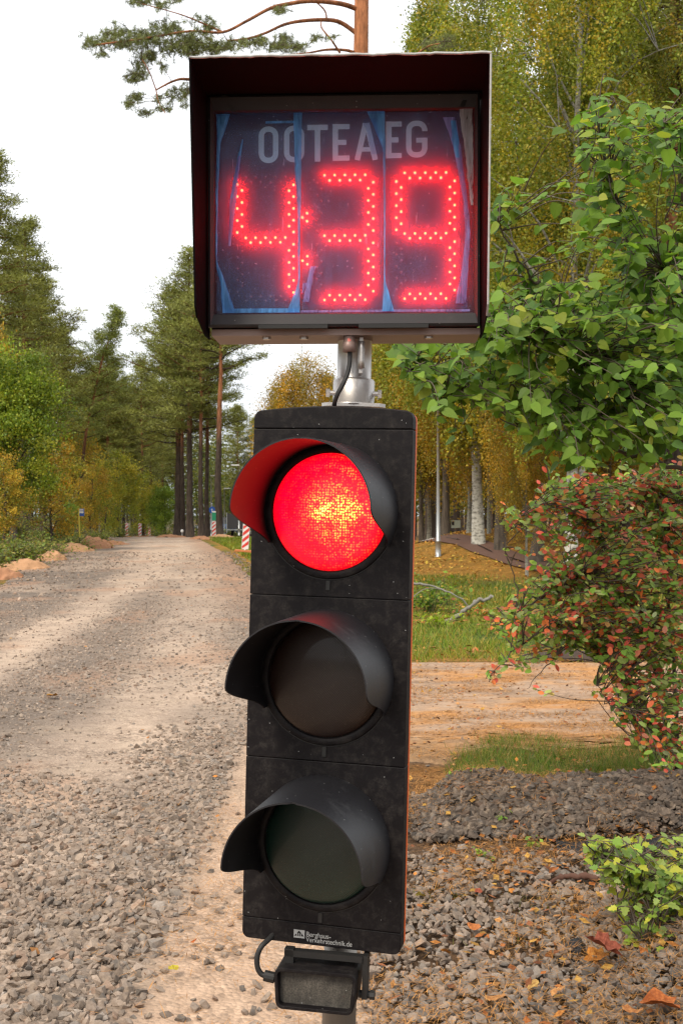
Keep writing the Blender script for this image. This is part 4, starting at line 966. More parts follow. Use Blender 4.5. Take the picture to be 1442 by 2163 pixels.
def broad(seed, Ht, c0, Rx, Rz, ncl, nlf, leaf, pal, r0=.12, trunkcol=(.10, .085, .07), droop=.0, spread=.38, limbs=14, bark=None, base=0.0, drop_long=0.0, cx=0.0):
    """broadleaf tree: tapered trunk with limbs, crown of leaves in uneven clumps"""
    rng = np.random.default_rng(seed); m = 12; s = np.linspace(0, 1, m)
    tp = np.stack([np.cumsum(rng.normal(0, .05, m)) + cx * s, np.cumsum(rng.normal(0, .05, m)), Ht * .93 * s], 1); tp[:, :2] -= tp[0, :2]
    T = MB(); T.tube(tp, r0 * (1 - .88 * s) * (1 + .4 * np.exp(-s * 30)), 9, trunkcol)
    at = lambda t: np.array([np.interp(t, s, tp[:, k]) for k in range(3)])
    cen = np.array([cx * .6, 0, c0]); cl = []
    while len(cl) < ncl:
        p = rng.standard_normal(3); p = p / np.linalg.norm(p) * rng.random() ** .42
        lump = .72 + .5 * fbm(p[0] * 2 + seed, p[2] * 2 + p[1] * 2 + 7)
        q = cen + p * np.array([Rx, Rx, Rz]) * lump * (1 - .25 * max(0, p[2]))
        if q[2] > base: cl.append(q)
    cl = np.array(cl)
    lim = cl[rng.choice(len(cl), limbs, False)]
    ends = []
    for q in lim:
        t = np.clip((q[2] - .35 * Rz * rng.uniform(.5, 1.2)) / (Ht * .93), .12, .95); p0 = at(t); mid = (p0 + q) / 2 + rng.normal(0, .12, 3) * Rx * .4 + [0, 0, .1 * Rz]
        pp = spline([p0, mid, q], 4); T.tube(pp, r0 * .38 * (1 - t * .6) * np.linspace(1, .15, len(pp)), 5, np.array(trunkcol) * .8, cap=False); ends += list(pp[3:])
    ends = np.array(ends)
    for q in cl[rng.choice(len(cl), min(len(cl), limbs * 5), False)]:
        e = ends[np.argmin(((ends - q) ** 2).sum(1))]; T.tube([e, (e + q) / 2 + rng.normal(0, .06, 3), q], [r0 * .08 + .004, r0 * .05 + .003, .003], 3, np.array(trunkcol) * .6, cap=False)
    F = MB(); n = nlf; k = rng.integers(0, len(cl), n); size = rng.uniform(.6, 1.3, len(cl))[k]
    off = rng.standard_normal((n, 3)) * spread * size[:, None] * np.array([1, 1, .75]); 
    if drop_long: off[:, 2] -= np.abs(rng.standard_normal(n)) * drop_long; off[:, :2] *= .6
    c = cl[k] + off; u, v = rand_uv(n, rng, .0, (0, 0, -droop))
    pal = np.array(pal); pk = rng.integers(0, len(pal), len(cl)); own = rng.random(n) < .35
    col = pal[np.where(own, rng.integers(0, len(pal), n), pk[k])] * (rng.uniform(.65, 1.25, len(cl))[k] * rng.uniform(.7, 1.3, n))[:, None]
    s_ = leaf * rng.uniform(.65, 1.3, n); leaf_quads(F, c, u, v, s_, s_ * .68, col)
    return T, F
_used = {}
def plant_tree(key, build, name, cat, label, x, y, top=None, group=None, rz=None, sx=1.0, bark=None, leafm=None, Href=None, dz=0.0):
    z = float(H(x, y)) - .05 + dz
    if key not in _used:
        T, F = build(); mt = T.mesh('trunk', True); mt.materials.append(bark or M_bark); mf = F.mesh('crown'); mf.materials.append(leafm or M_leaf); _used[key] = (mt, mf, F.v[0][:, 2].max() if F.v else 1)
    mt, mf, _ = _used[key]; zs = [v for v in (0,)]
    top_ref = Href
    sc_ = 1.0 if top is None else (top - z) / top_ref
    r = thing(name, label, cat, (x, y, z), (0, 0, 0 if rz is None else rz), group); r.scale = (sc_ * sx, sc_ * sx, sc_)
    link('trunk', mt, r); link('crown', mf, r); return r
def tp_(px, d, py):        # x, y, height of the top from photo pixels
    return gx(px, d), d, EYE + (HY - py) / FPX * d
PB = dict(bark=M_bark, leafm=M_needle)
pines = {
 'A': (lambda: pine(1, 18, .36, 2.9, 76, 'open', .22, dead=12, dens=.8), 18),
 'B': (lambda: pine(2, 18, .30, 2.7, 84, 'cone', .20, dens=.85, base=(.170, .190, .042)), 18),
 'C': (lambda: pine(3, 18, .38, 2.6, 74, 'full', .20, base=(.190, .205, .046)), 18),
 'D': (lambda: pine(4, 18, .44, 2.6, 58, 'open', .20, base=(.185, .210, .050), dead=16), 18),
 'E': (lambda: pine(5, 17, .45, 2.3, 52, 'open', .17, tilt=(3.2, -1), base=(.185, .225, .052)), 17),
 'F': (lambda: pine(6, 18, .62, 3.0, 46, 'full', .26, dead=10), 18),
}
def put_pine(k, px, d, py, label, group='pines along the forest edge', rz=None, sx=1.0):
    x, y, t = tp_(px, d, py); f, hr = pines[k]
    return plant_tree('pine' + k, f, 'pine_tree', 'pine tree', label, x, y, t, group, rt.uniform(0, 6.28) if rz is None else rz, sx, Href=hr, **PB)
GL, GC = 'pines along the left forest edge', 'pines at the road end'
put_pine('B', -18, 52, 318, 'tallest dense pine at the left edge of the photo, cut by the frame', GL, sx=1.0)
put_pine('B', 52, 60, 470, 'dense dark pine right behind the tall edge pine on the left', GL, sx=1.1)
put_pine('C', 92, 66, 590, 'bushy pine whose top shows over the green maple on the left', GL, sx=1.1)
put_pine('E', 168, 70, 664, 'pine with a top leaning far to the right above the left forest', GL, rz=0.0)
put_pine('C', 128, 74, 700, 'shorter pine just left of the leaning pine', GL)
put_pine('B', 228, 84, 742, 'cone shaped pine just right of the leaning pine', GL, sx=1.15)
put_pine('C', 205, 92, 775, 'narrow pine half hidden behind the cone shaped pine', GL)
put_pine('B', 262, 94, 800, 'pine at the low dip of the left skyline', GL)
put_pine('D', 105, 56, 880, 'slender pine with a long bare dark trunk beside the orange maple', GL, sx=.5)
put_pine('C', 300, 100, 765, 'pine between the skyline dip and the tall roadside pines', GC)
put_pine('A', 376, 92, 615, 'left tall roadside pine with a broad layered crown', GC, sx=1.35)
put_pine('A', 402, 86, 535, 'tallest roadside pine standing over the road end', GC, sx=1.05)
put_pine('D', 425, 84, 600, 'thin pine between the tallest roadside pine and the thick red one', GC)
put_pine('F', 463, 80, 560, 'thick pine with a bright red upper trunk beside the green marker', GC, rz=1.0)
put_pine('D', 438, 88, 640, 'slim pine directly left of the thick red trunk', GC, rz=3)
put_pine('D', 386, 90, 660, 'leftmost thin trunk in the cluster of roadside pines', GC, rz=5)
put_pine('C', 322, 112, 800, 'small distant pine left of the roadside pine cluster', GC)
put_pine('C', 500, 112, 860, 'pine beyond the parked cars', GC)
put_pine('B', 540, 125, 885, 'distant pine showing between the red visor and the display', GC)
put_pine('B', 585, 118, 850, 'dark green distant pine under the display at the sky gap', GC)
# shaded trunks deeper in the left forest
for i, (px, d, py, lab) in enumerate([(28, 70, 560, 'far pine behind the green maple'), (135, 88, 790, 'far pine behind the yellow sapling'), (160, 96, 800, 'dark trunked pine behind the bus stop sign'), (185, 104, 800, 'pine deep in the forest right of the bus stop sign'),
        (215, 100, 790, 'deep forest pine over the sand heap'), (235, 110, 805, 'deep forest pine left of the road marker pair'), (250, 106, 815, 'deep forest pine above the first road marker'), (283, 118, 825, 'deep forest pine above the middle road markers'),
        (305, 128, 830, 'deep forest pine above the last road markers'), (345, 124, 850, 'deep forest pine over the yellow green sapling'), (370, 132, 860, 'deep forest pine left of the trunk cluster'), (66, 82, 640, 'deep forest pine over the orange maple'), (198, 84, 860, 'slim forest pine right of the yellow maple')]):
    put_pine('DCAD'[i % 4] if i % 2 else 'C', px, d, py, lab, 'pines deep in the forest')
# broadleaf trees on the left
GREEN = [(.19, .27, .028), (.26, .33, .033), (.13, .20, .022), (.36, .37, .036)]
ORANGE = [(.56, .33, .035), (.58, .40, .045), (.40, .24, .03), (.36, .33, .04), (.24, .25, .03)]
YEL = [(.36, .33, .03), (.28, .30, .03), (.46, .36, .04), (.22, .25, .03)]
BIRCH = [(.29, .31, .035), (.23, .27, .03), (.36, .34, .04), (.17, .22, .025), (.46, .34, .035)]
OBIRCH = [(.50, .29, .03), (.42, .28, .03), (.34, .26, .03), (.56, .30, .03), (.26, .21, .03)]
def put_broad(key, fn, href, px, d, py, label, name='maple_tree', cat='maple tree', rz=0.0, sx=1.0, **kw):
    x, y, t = tp_(px, d, py); return plant_tree(key, fn, name, cat, label, x, y, t, kw.pop('group', None), rz, sx, Href=href, **kw)
fgm = lambda: broad(21, 9, 5.0, 2.2, 4.2, 120, 36000, .11, GREEN, .13, limbs=22, base=1.3, spread=.30)
put_broad('gm', fgm, 9, 28, 45, 672, 'green maple with a yellowish top at the left edge of the photo', sx=.98)
fom = lambda: broad(22, 6, 3.2, 1.9, 3.0, 52, 9500, .11, ORANGE, .08, limbs=16, base=.5, spread=.30)
put_broad('om', fom, 6, 112, 51, 905, 'orange maple between the green maple and the bus stop sign', sx=.95)
put_broad('om', fom, 6, -5, 49, 625, 'orange leaved tree behind the green maple at the photo edge', rz=2, sx=.35)
put_broad('om', fom, 6, 8, 42, 930, 'low orange maple under the green maple', rz=4, sx=.9)
put_broad('om', fom, 6, 195, 66, 960, 'yellow orange maple behind the bus stop sign', rz=1, sx=.85)
put_broad('om', fom, 6, 160, 72, 850, 'thin orange maple in front of the dark pines', rz=5, sx=.6)
fyt = lambda: broad(23, 6, 3.2, 1.9, 3.0, 60, 11000, .11, YEL, .08, limbs=14, base=.6, spread=.28)
put_broad('yt', fyt, 6, 250, 78, 935, 'olive green tree over the first road markers', 'alder_tree', 'alder tree', sx=.95)
put_broad('yt', fyt, 6, 222, 70, 960, 'low olive tree right of the yellow orange maple', 'alder_tree', 'alder tree', rz=3, sx=.8)
put_broad('yt', fyt, 6, 305, 100, 985, 'small olive tree standing over the road end', 'alder_tree', 'alder tree', rz=1)
fgs = lambda: broad(24, 5, 2.6, 1.6, 2.5, 50, 9000, .11, [(.20, .30, .03), (.26, .32, .035), (.14, .22, .025)], .06, limbs=10, base=.3, spread=.26)
put_broad('gs', fgs, 5, 350, 98, 1012, 'bright yellow green sapling left of the pine trunks', 'alder_tree', 'alder tree')
put_broad('gs', fgs, 5, 145, 60, 1050, 'green bush behind the bus stop sign', 'alder_tree', 'alder tree', rz=2)
put_broad('gs', fgs, 5, 325, 112, 1030, 'green sapling right of the last road markers', 'alder_tree', 'alder tree', rz=4)
# right hand side park
fb = lambda: broad(31, 15, 8.4, 3.3, 6.6, 400, 125000, .062, BIRCH, .12, (.42, .40, .34), .6, .23, 44, base=2.6, drop_long=.35)
fo = lambda: broad(32, 13, 7.4, 3.4, 5.4, 330, 72000, .095, OBIRCH, .10, (.27, .255, .20), .6, .38, 30, base=2.3, drop_long=.6)
fy = lambda: broad(33, 14, 8.2, 3.2, 5.6, 330, 70000, .10, [(.34, .30, .03), (.28, .27, .03), (.44, .34, .03), (.22, .23, .03)], .15, (.10, .08, .06), .4, .40, 30, base=2.5, drop_long=.4)
GB = 'birches in the park'
def put_birch(k, fn, h, px, d, py, label, **kw): return put_broad(k, fn, h, px, d, py, label, 'birch_tree', 'birch tree', bark=M_birch, group=GB, **kw)
put_birch('b1', fb, 15, 1205, 23.5, -430, 'big yellow green birch towering over the lilac', sx=1.0)
put_birch('b1', fb, 15, 1010, 33, -300, 'tall yellow green birch at the right upper corner of the display', rz=2.2, sx=.95)
put_birch('b1', fb, 15, 1420, 31, -250, 'yellow green birch behind the red trunked pine', rz=4.0)
put_birch('o1', fo, 13, 990, 36, 400, 'birch with a lichened trunk left of the wide birch stem in the park', sx=.85)
put_birch('o1', fo, 13, 1112, 27, 620, 'birch with a pale trunk rising out of the red bush', rz=3, sx=.62)
put_birch('o1', fo, 13, 1032, 35, 500, 'birch with a leaning twin beside the dark stump like trunk', rz=1.5, sx=.75)
put_birch('o1', fo, 13, 905, 46, 520, 'orange birch with a trunk curving out by the signal', rz=5, sx=1.0)
put_birch('o1', fo, 13, 640, 66, 690, 'orange yellow birch showing under the display left of the pole', rz=.6, sx=.95)
put_birch('o1', fo, 13, 1290, 34, 480, 'orange birch behind the lilac leaves', rz=2.9)
put_birch('o1', fo, 13, 1180, 42, 560, 'orange birch in the gap between lilac and red bush', rz=4.4, sx=1.1)
def put_lime(px, d, py, label, **kw): return put_broad('y1', fy, 14, px, d, py, label, 'lime_tree', 'lime tree', group='dark trunked limes in the park', **kw)
put_lime(1056, 32, 200, 'dark short looking trunk between the birches in the park')
put_lime(1132, 30, 100, 'lime with a dark trunk beside the red bush', rz=2)
put_lime(938, 42, 160, 'lime with a dark forked trunk right of the lamp post', rz=1, sx=.8)
put_lime(890, 44, 560, 'lime with a dark trunk directly right of the signal head', rz=4, sx=.8)
put_lime(820, 52, 640, 'lime behind the signal and the display pole', rz=3.2)
put_lime(1340, 42, -100, 'lime filling the background behind the lilac', rz=5)
put_pine('F', 1424, 25, -260, 'pine with a red trunk at the upper right corner of the photo', 'pines in the park', rz=2)
put_pine('C', 910, 54, 60, 'pine whose dark tuft shows just above the display at its right', 'pines in the park', rz=2, sx=.8)
put_pine('A', 1320, 36, -120, 'pine with dark boughs high behind the birch', 'pines in the park', rz=1)
put_pine('D', 905, 62, 480, 'red trunked pine right of the signal, far in the park', 'pines in the park', rz=1)
put_pine('D', 870, 66, 600, 'pine just behind the right edge of the signal', 'pines in the park', rz=4)
put_pine('C', 690, 92, 800, 'green pine under the display behind the pole', 'pines in the park', rz=4)
# the forest beyond, one mass
fm = MB(); ft = MB(); cl = []
r_ = np.random.default_rng(9)
for i in range(1250):
    px = r_.uniform(-500, 2100) if i % 4 else r_.uniform(150, 640); d = r_.uniform(118, 190) if px < 800 else r_.uniform(70, 150); 
    x = gx(px, d); 
    if road_left(d) - 3 < x < road_right(d) + 3 and d < 150: continue
    top = (r_.uniform(9, 15) if px < 470 else r_.uniform(9, 15) * (1 if px > 800 else .55)); z0 = float(H(x, d))
    for q in range(11): cl.append((x + r_.normal(0, 1.0), d + r_.normal(0, 1.0), z0 + top * r_.uniform(.12, 1) ** .8, r_.integers(0, 5) if px < 650 else r_.integers(2, 8)))
    if i % 2: ft.tube([(x, d, z0 - .3), (x + r_.normal(0, .2), d, z0 + top * .9)], [.16, .05], 5, DARKB * r_.uniform(.7, 1.6), cap=False)
cl = np.array(cl); n = len(cl) * 26; k = np.repeat(np.arange(len(cl)), 26); c = cl[k, :3] + r_.standard_normal((n, 3)) * np.array([.9, .9, .6]); u, v = rand_uv(n, r_)
pal = np.array([(.07, .10, .025), (.09, .12, .025), (.12, .13, .03), (.20, .19, .03), (.15, .17, .03), (.40, .26, .03), (.30, .23, .03), (.22, .20, .03)]); col = pal[cl[k, 3].astype(int)] * r_.uniform(.6, 1.3, (n, 1))
leaf_quads(fm, c, u, v, r_.uniform(.18, .42, n), r_.uniform(.12, .26, n), col)
fo_ = fm.build('distant_forest', M_leaf); tag(fo_, 'mixed autumn forest closing the view behind the road and the park', 'forest', kind='stuff')
o = ft.build('distant_trunks', M_bark, fo_); o['kind'] = 'stuff'

# ------------------------------------------------------------------ the near pine whose boughs hang over the display
D0 = 20.0
npine = thing('pine_tree', 'near pine with a red trunk above the display and boughs reaching far left', 'pine tree', (gx(760, D0), D0, float(H(gx(760, D0), D0)) - .1), group='pines in the park')
ox, oy, oz = npine.location
loc = lambda px, py, d: P(px, py, d) - np.array([ox, oy, oz])
T = MB(); s = np.linspace(0, 1, 14); tp2 = np.stack([.02 * np.sin(s * 9) + .02 * s, .03 * np.cos(s * 7), 13.5 * s], 1)
T.tube(tp2, .20 * (1 - .5 * s), 12, DARKB + (REDB * 1.25 - DARKB) * smooth(.25, .5, s)[:, None]); T.build('trunk', M_bark, npine, True)
F = MB(); BR = MB(); rn = np.random.default_rng(4); skel = []
def bough(pts, r0, r1):
    q = spline([loc(*p) for p in pts], 6); BR.tube(q, np.linspace(r0, r1, len(q)), 6, REDB * .85, cap=False); skel.extend(q)
bough([(756, 20, 20), (720, 8, 19.8), (660, 2, 19.5), (610, 8, 19.3), (570, 18, 19.1), (520, 45, 18.9), (470, 68, 18.7), (400, 66, 18.5), (300, 82, 18.2), (200, 95, 18.0)], .045, .012)
bough([(752, 70, 20), (720, 48, 20), (690, 42, 19.8), (640, 44, 19.6), (600, 52, 19.4), (560, 70, 19.2), (520, 82, 19.0), (480, 86, 18.9)], .042, .015)
bough([(750, 112, 20), (730, 106, 19.6), (690, 105, 19.3), (650, 112, 19.0), (600, 118, 18.8)], .03, .012)
bough([(718, 112, 19.4), (700, 85, 19.3), (680, 60, 19.5), (678, 45, 19.7)], .02, .01)
bough([(690, 42, 19.8), (684, 20, 19.8), (650, -10, 19.6)], .018, .01)
bough([(750, 150, 20), (650, 190, 19.2), (520, 180, 18.7), (405, 168, 18.2), (370, 170, 18.1), (330, 190, 18.0)], .045, .012)
bough([(330, 190, 18.0), (315, 150, 17.9), (300, 125, 17.9)], .012, .006); bough([(330, 190, 18.0), (335, 215, 18), (350, 240, 18)], .012, .006)
bough([(470, 68, 18.7), (430, 50, 18.6), (380, 30, 18.4), (300, 8, 18.3)], .018, .006)
bough([(760, -30, 20), (820, -80, 19.6), (900, -60, 19.3)], .04, .01)
bough([(762, 150, 20), (840, 140, 19.6), (900, 100, 19.4), (930, 92, 19.2)], .03, .008)
skel = np.array(skel)
blobs = [(200, 88, 36, 14, 26), (240, 72, 40, 16, 34), (262, 95, 40, 12, 30), (215, 112, 18, 10, 8), (300, 80, 45, 20, 46), (350, 62, 40, 22, 44), (360, 95, 48, 18, 50), (410, 85, 44, 20, 52), (450, 100, 36, 14, 40), (400, 110, 40, 10, 26), (440, 60, 30, 12, 18), (430, 40, 22, 8, 8),
         (500, 95, 34, 12, 24), (550, 88, 30, 12, 22), (590, 98, 32, 12, 34), (625, 100, 22, 12, 22), (600, 78, 20, 8, 10), (300, 4, 26, 9, 22), (340, 12, 20, 8, 10), (375, -2, 20, 6, 8), (590, 22, 24, 9, 14), (660, 82, 22, 9, 8), (700, 82, 14, 8, 5),
         (300, 130, 20, 22, 26), (318, 118, 16, 14, 14), (290, 160, 24, 12, 22), (345, 145, 14, 12, 6), (275, 168, 10, 8, 6), (285, 205, 18, 10, 14), (272, 222, 12, 10, 9), (308, 238, 14, 10, 9), (345, 228, 16, 10, 9), (370, 200, 22, 14, 16), (395, 190, 14, 16, 12), (390, 225, 14, 6, 4), (335, 205, 14, 8, 6),
         (905, 95, 24, 9, 14), (945, 88, 26, 12, 18), (930, 105, 20, 6, 10)]
tc = []; 
for bx, by_, sx_, sy_, n_ in blobs:
    for _ in range(int(n_ * 1.7)): tc.append(loc(bx + rn.normal(0, sx_ * .5), by_ + rn.normal(0, sy_ * .5), 18.6 + rn.normal(0, .35) + (bx - 300) * .002))
tc = np.array(tc)
near_ = np.array([((skel - c) ** 2).sum(1).min() for c in tc]); tc = tc[np.argsort(near_)]; sk = list(skel)
for c in tc:
    A_ = np.array(sk); q = A_[np.argmin(((A_ - c) ** 2).sum(1))]; mid = (q + c) / 2 + rn.normal(0, .025, 3) + [0, 0, .01]
    BR.tube([q, mid, c], [.006, .0045, .003], 4, DARKB * 1.8, cap=False); sk.append(c); sk.append(mid)
per = 34; n = len(tc) * per; ax = unit(rn.standard_normal((len(tc), 3)) + [0, 0, .3]); k = np.repeat(np.arange(len(tc)), per)
c = tc[k] + ax[k] * rn.uniform(-.06, .06, (n, 1)) + rn.standard_normal((n, 3)) * .012; u = unit(ax[k] * .7 + rn.standard_normal((n, 3)) * .75)
col = np.array([.17, .195, .06]) * (rn.uniform(.6, 1.35, len(tc))[k] * rn.uniform(.8, 1.2, n))[:, None]
blades(F, c, u, rn.uniform(.05, .085, n), np.full(n, .0075), col, rn)
BR.build('boughs', M_bark, npine, True); F.build('crown', M_needle, npine)

# trees standing behind the camera: they are what the lenses and the window mirror
for i, (x, y, k, t) in enumerate([(-11, -30, 'A', 17), (1.5, -34, 'D', 18), (9, -32, 'A', 18)]):
    f, hr = pines[k]; plant_tree('pine' + k, f, 'pine_tree', 'pine tree', ['leftmost pine mirrored in the dark lenses', 'middle slim pine mirrored in the dark lenses', 'rightmost pine mirrored in the dark lenses'][i], x, y, t, 'pines mirrored in the lenses', i * 1.1, 1.2, Href=hr, **PB)
# ------------------------------------------------------------------ near shrubs
rs = np.random.default_rng(88)
def leaf_shape(kind):
    """one leaf, length 1 along +y from the stalk, folded along the midrib"""
    if kind == 'heart': out = [(0, 0), (.26, -.04), (.42, .16), (.40, .42), (.22, .74), (0, 1.02)]
    elif kind == 'oval': out = [(0, 0), (.16, .10), (.27, .35), (.28, .60), (.16, .86), (0, 1.0)]
    else: out = [(0, 0), (.10, .12), (.34, .20), (.26, .40), (.38, .52), (.20, .62), (.20, .82), (0, 1.0)]
    mid = [(0, y) for _, y in out]; v = []
    n = len(out)
    for s in (1, -1):
        for (x, y) in out: v.append((s * x, y, .16 * abs(x) - .10 * y * y))
    for (x, y) in mid[1:-1]: v.append((0, y, -.10 * y * y))
    f = []
    for s in (0, 1):
        o_ = s * n; m_ = lambda i: 2 * n + i - 1
        for i in range(1, n - 2):
            q = [o_ + i, o_ + i + 1, m_(i + 1), m_(i)]; f.append(q)
        f.append([o_ + 0, o_ + 1, m_(1), m_(1)]); f.append([o_ + n - 2, o_ + n - 1, m_(n - 2), m_(n - 2)])
    tri = []
    for q in f:
        if q[2] == q[3]: tri.append(q[:3])
        else: tri += [[q[0], q[1], q[2]], [q[0], q[2], q[3]]]
    return np.array(v), np.array(tri)
def frames(u, nrm):
    """columns: side, along u, normal"""
    u = unit(u); s = unit(np.cross(u, nrm)); w_ = np.cross(s, u); return np.stack([s, u, w_], -1)
def leaf_plant(root, pos, u, nrm, size, col, kind, mats, n_single=300, part='leaf', rest='foliage', smooth_=False):
    sv, sf = leaf_shape(kind); M_ = frames(u, nrm); n = len(pos)
    order = np.argsort(-size / (pos[:, 1] + 1e-3) * (1 + 0 * size)); single = order[:0]
    # leaves with the most open view of the camera: nearest first
    dcam = np.linalg.norm(pos - np.array([0, 0, EYE]), axis=1); order = np.argsort(dcam / size ** .5); 
    sx = (pos[:, 0] / pos[:, 1] * FPX + CX); sy = HY - (pos[:, 2] - EYE) / pos[:, 1] * FPX; vis = (sx > 0) & (sx < 1435) & (sy > 0) & (sy < 2160) & (abs(sx - 705) > 175)
    order = order[vis[order]]; single = order[:n_single]; keep = np.ones(n, bool); keep[single] = False
    b = MB(); p, m_, z_ = pos[keep], M_[keep], size[keep]
    v = np.einsum('nij,vj->nvi', m_, sv) * z_[:, None, None] + p[:, None]; ro = np.array(root.location)
    b.add((v - ro).reshape(-1, 3), (sf[None] + (np.arange(len(p)) * len(sv))[:, None, None]).reshape(-1, 3), np.repeat(col[keep], len(sv), 0))
    o = b.build(rest, mats, root); o['kind'] = 'stuff'
    # a few shared meshes by colour
    km = []; cs = col[single]; kidx = np.argsort(cs[:, 0] - cs[:, 1]); K = 12
    for g in range(K):
        ids = kidx[g * len(kidx) // K:(g + 1) * len(kidx) // K]; bb = MB(); bb.add(sv, sf, cs[ids].mean(0)); me = bb.mesh(part); me.materials.append(mats)
        for i in ids:
            j = single[i]; o = link(part, me, root); Mx = Matrix([[*(M_[j][r] * size[j]), pos[j][r] - ro[r]] for r in range(3)] + [[0, 0, 0, 1]]); o.matrix_local = Mx
def inpoly(px, py, poly):
    p = np.array(poly, float); x0, y0 = p[:, 0], p[:, 1]; x1, y1 = np.roll(x0, -1), np.roll(y0, -1); c = np.zeros(np.shape(px), int)
    for a, b_, c_, d_ in zip(x0, y0, x1, y1):
        c += ((b_ > py) != (d_ > py)) & (px < (c_ - a) * (py - b_) / (d_ - b_ + 1e-9) + a)
    return c % 2 == 1
def grow(root, stems, regions, twigcol, nleaf_per, step_len, rng, dmid, dspread):
    """stems: 3-D polylines; regions: (polygon in photo pixels, number of twigs). Twigs leave the nearest stem and carry leaves."""
    S = MB(); sk = []; ro = np.array(root.location)
    for pts, r0, r1 in stems:
        q = spline([P(*p) for p in pts], 8); q[1:-1] += rng.normal(0, .006, q[1:-1].shape); S.tube(q - ro, np.linspace(r0, r1, len(q)), 7, twigcol, cap=False); sk.extend(q[2:])
    sk = np.array(sk); pos, dr = [], []
    for poly, cnt in regions:
        p = np.array(poly); k = 0
        while k < cnt:
            a, b_ = rng.uniform(p[:, 0].min(), p[:, 0].max()), rng.uniform(p[:, 1].min(), p[:, 1].max())
            if not inpoly(a, b_, poly): continue
            k += 1; d = dmid + rng.normal(0, dspread); e = P(a, b_, d); w_ = sk[np.argmin(((sk - e) ** 2).sum(1) * (1 + .3 * rng.random(len(sk))))]
            ln = np.linalg.norm(e - w_)
            mx = .55
            if ln > mx: w_ = e + (w_ - e) / ln * mx
            mid = (w_ + e) / 2 + rng.normal(0, .04, 3) + np.array([0, 0, .03]); q = spline([w_, mid, e], 5); S.tube(q - ro, np.linspace(.0035, .0012, len(q)), 4, twigcol, cap=False)
            t = unit(q[-1] - q[-3]); 
            for j in range(nleaf_per):
                f = 1 - j * step_len / max(ln, .15); 
                if f < 0: break
                i = int(np.clip(f * (len(q) - 1), 0, len(q) - 1)); pos.append(q[i]); dr.append(t)
    return S, np.array(pos), np.array(dr)
# ---- lilac
lil = thing('lilac_shrub', 'large lilac shrub with big green heart shaped leaves spreading behind the display', 'shrub', (gx(1530, 5.4), 5.4, 0))
TW = (.085, .065, .045)
stems = [([(1530, 1750, 5.4), (1510, 1300, 5.4), (1470, 1000, 5.3), (1400, 780, 5.2), (1340, 560, 5.2), (1281, 347, 5.1), (1262, 250, 5.1)], .03, .004),
         ([(1520, 1500, 5.4), (1480, 1000, 5.3), (1380, 900, 5.2), (1250, 860, 5.1), (1140, 845, 5.0), (1000, 835, 5.0), (890, 800, 4.9), (850, 740, 4.9)], .022, .003),
         ([(1540, 1600, 5.5), (1530, 900, 5.4), (1500, 600, 5.2), (1440, 400, 5.1), (1400, 260, 5.1)], .03, .004),
         ([(1400, 780, 5.2), (1280, 700, 5.3), (1180, 640, 5.2), (1100, 560, 5.1), (1050, 470, 5.0)], .012, .003),
         ([(1470, 1000, 5.3), (1330, 960, 5.4), (1200, 930, 5.4), (1090, 900, 5.4)], .012, .003),
         ([(1520, 570, 5.0), (1442, 562, 5.0), (1395, 572, 5.0)], .022, .016),
         ([(1380, 900, 5.2), (1250, 780, 5.0), (1150, 720, 4.9), (1010, 690, 4.9)], .012, .003)]
regs = [([(1240, 205), (1340, 190), (1442, 180), (1500, 185), (1500, 700), (1200, 700), (1215, 500), (1240, 400), (1225, 300)], 260),
        ([(1040, 400), (1110, 385), (1130, 440), (1045, 470)], 12), ([(1030, 540), (1120, 560), (1200, 520), (1210, 700), (1035, 700)], 26),
        ([(820, 730), (1010, 665), (1200, 640), (1500, 640), (1500, 930), (1330, 950), (1140, 930), (1060, 860), (960, 850), (930, 905), (880, 800)], 680),
        ([(1035, 640), (1300, 600), (1300, 760), (1035, 760)], 70), ([(940, 860), (1010, 850), (960, 930)], 5), ([(1080, 900), (1442, 900), (1442, 985), (1130, 985)], 60)]
S, pos, dr = grow(lil, stems, regs, TW, 5, .045, rs, 5.0, .28)
S.build('stems', simple('shrub_bark', (.13, .10, .075), .8, 0, .2, 60, .4), lil, True)
n = len(pos); a = rs.uniform(0, 2 * np.pi, n); out = np.stack([np.cos(a), np.sin(a) * .8, rs.normal(-.25, .35, n)], 1) + dr * .5
u = unit(out); pos = pos + u * .012; nrm = unit(np.stack([rs.normal(0, .45, n), rs.normal(-.8, .45, n), np.ones(n)], 1))
col = np.array([(.14, .25, .035), (.19, .31, .04), (.09, .18, .03), (.30, .38, .05)])[rs.choice(4, n, p=[.4, .3, .2, .1])] * rs.uniform(.7, 1.3, (n, 1)); yl = rs.random(n) < .03; col[yl] = (.40, .42, .06)
M_lilac = leaf_mat('lilac_leaf', .5, .5, .3)
leaf_plant(lil, pos, u, nrm, rs.uniform(.034, .070, n), col, 'heart', M_lilac)
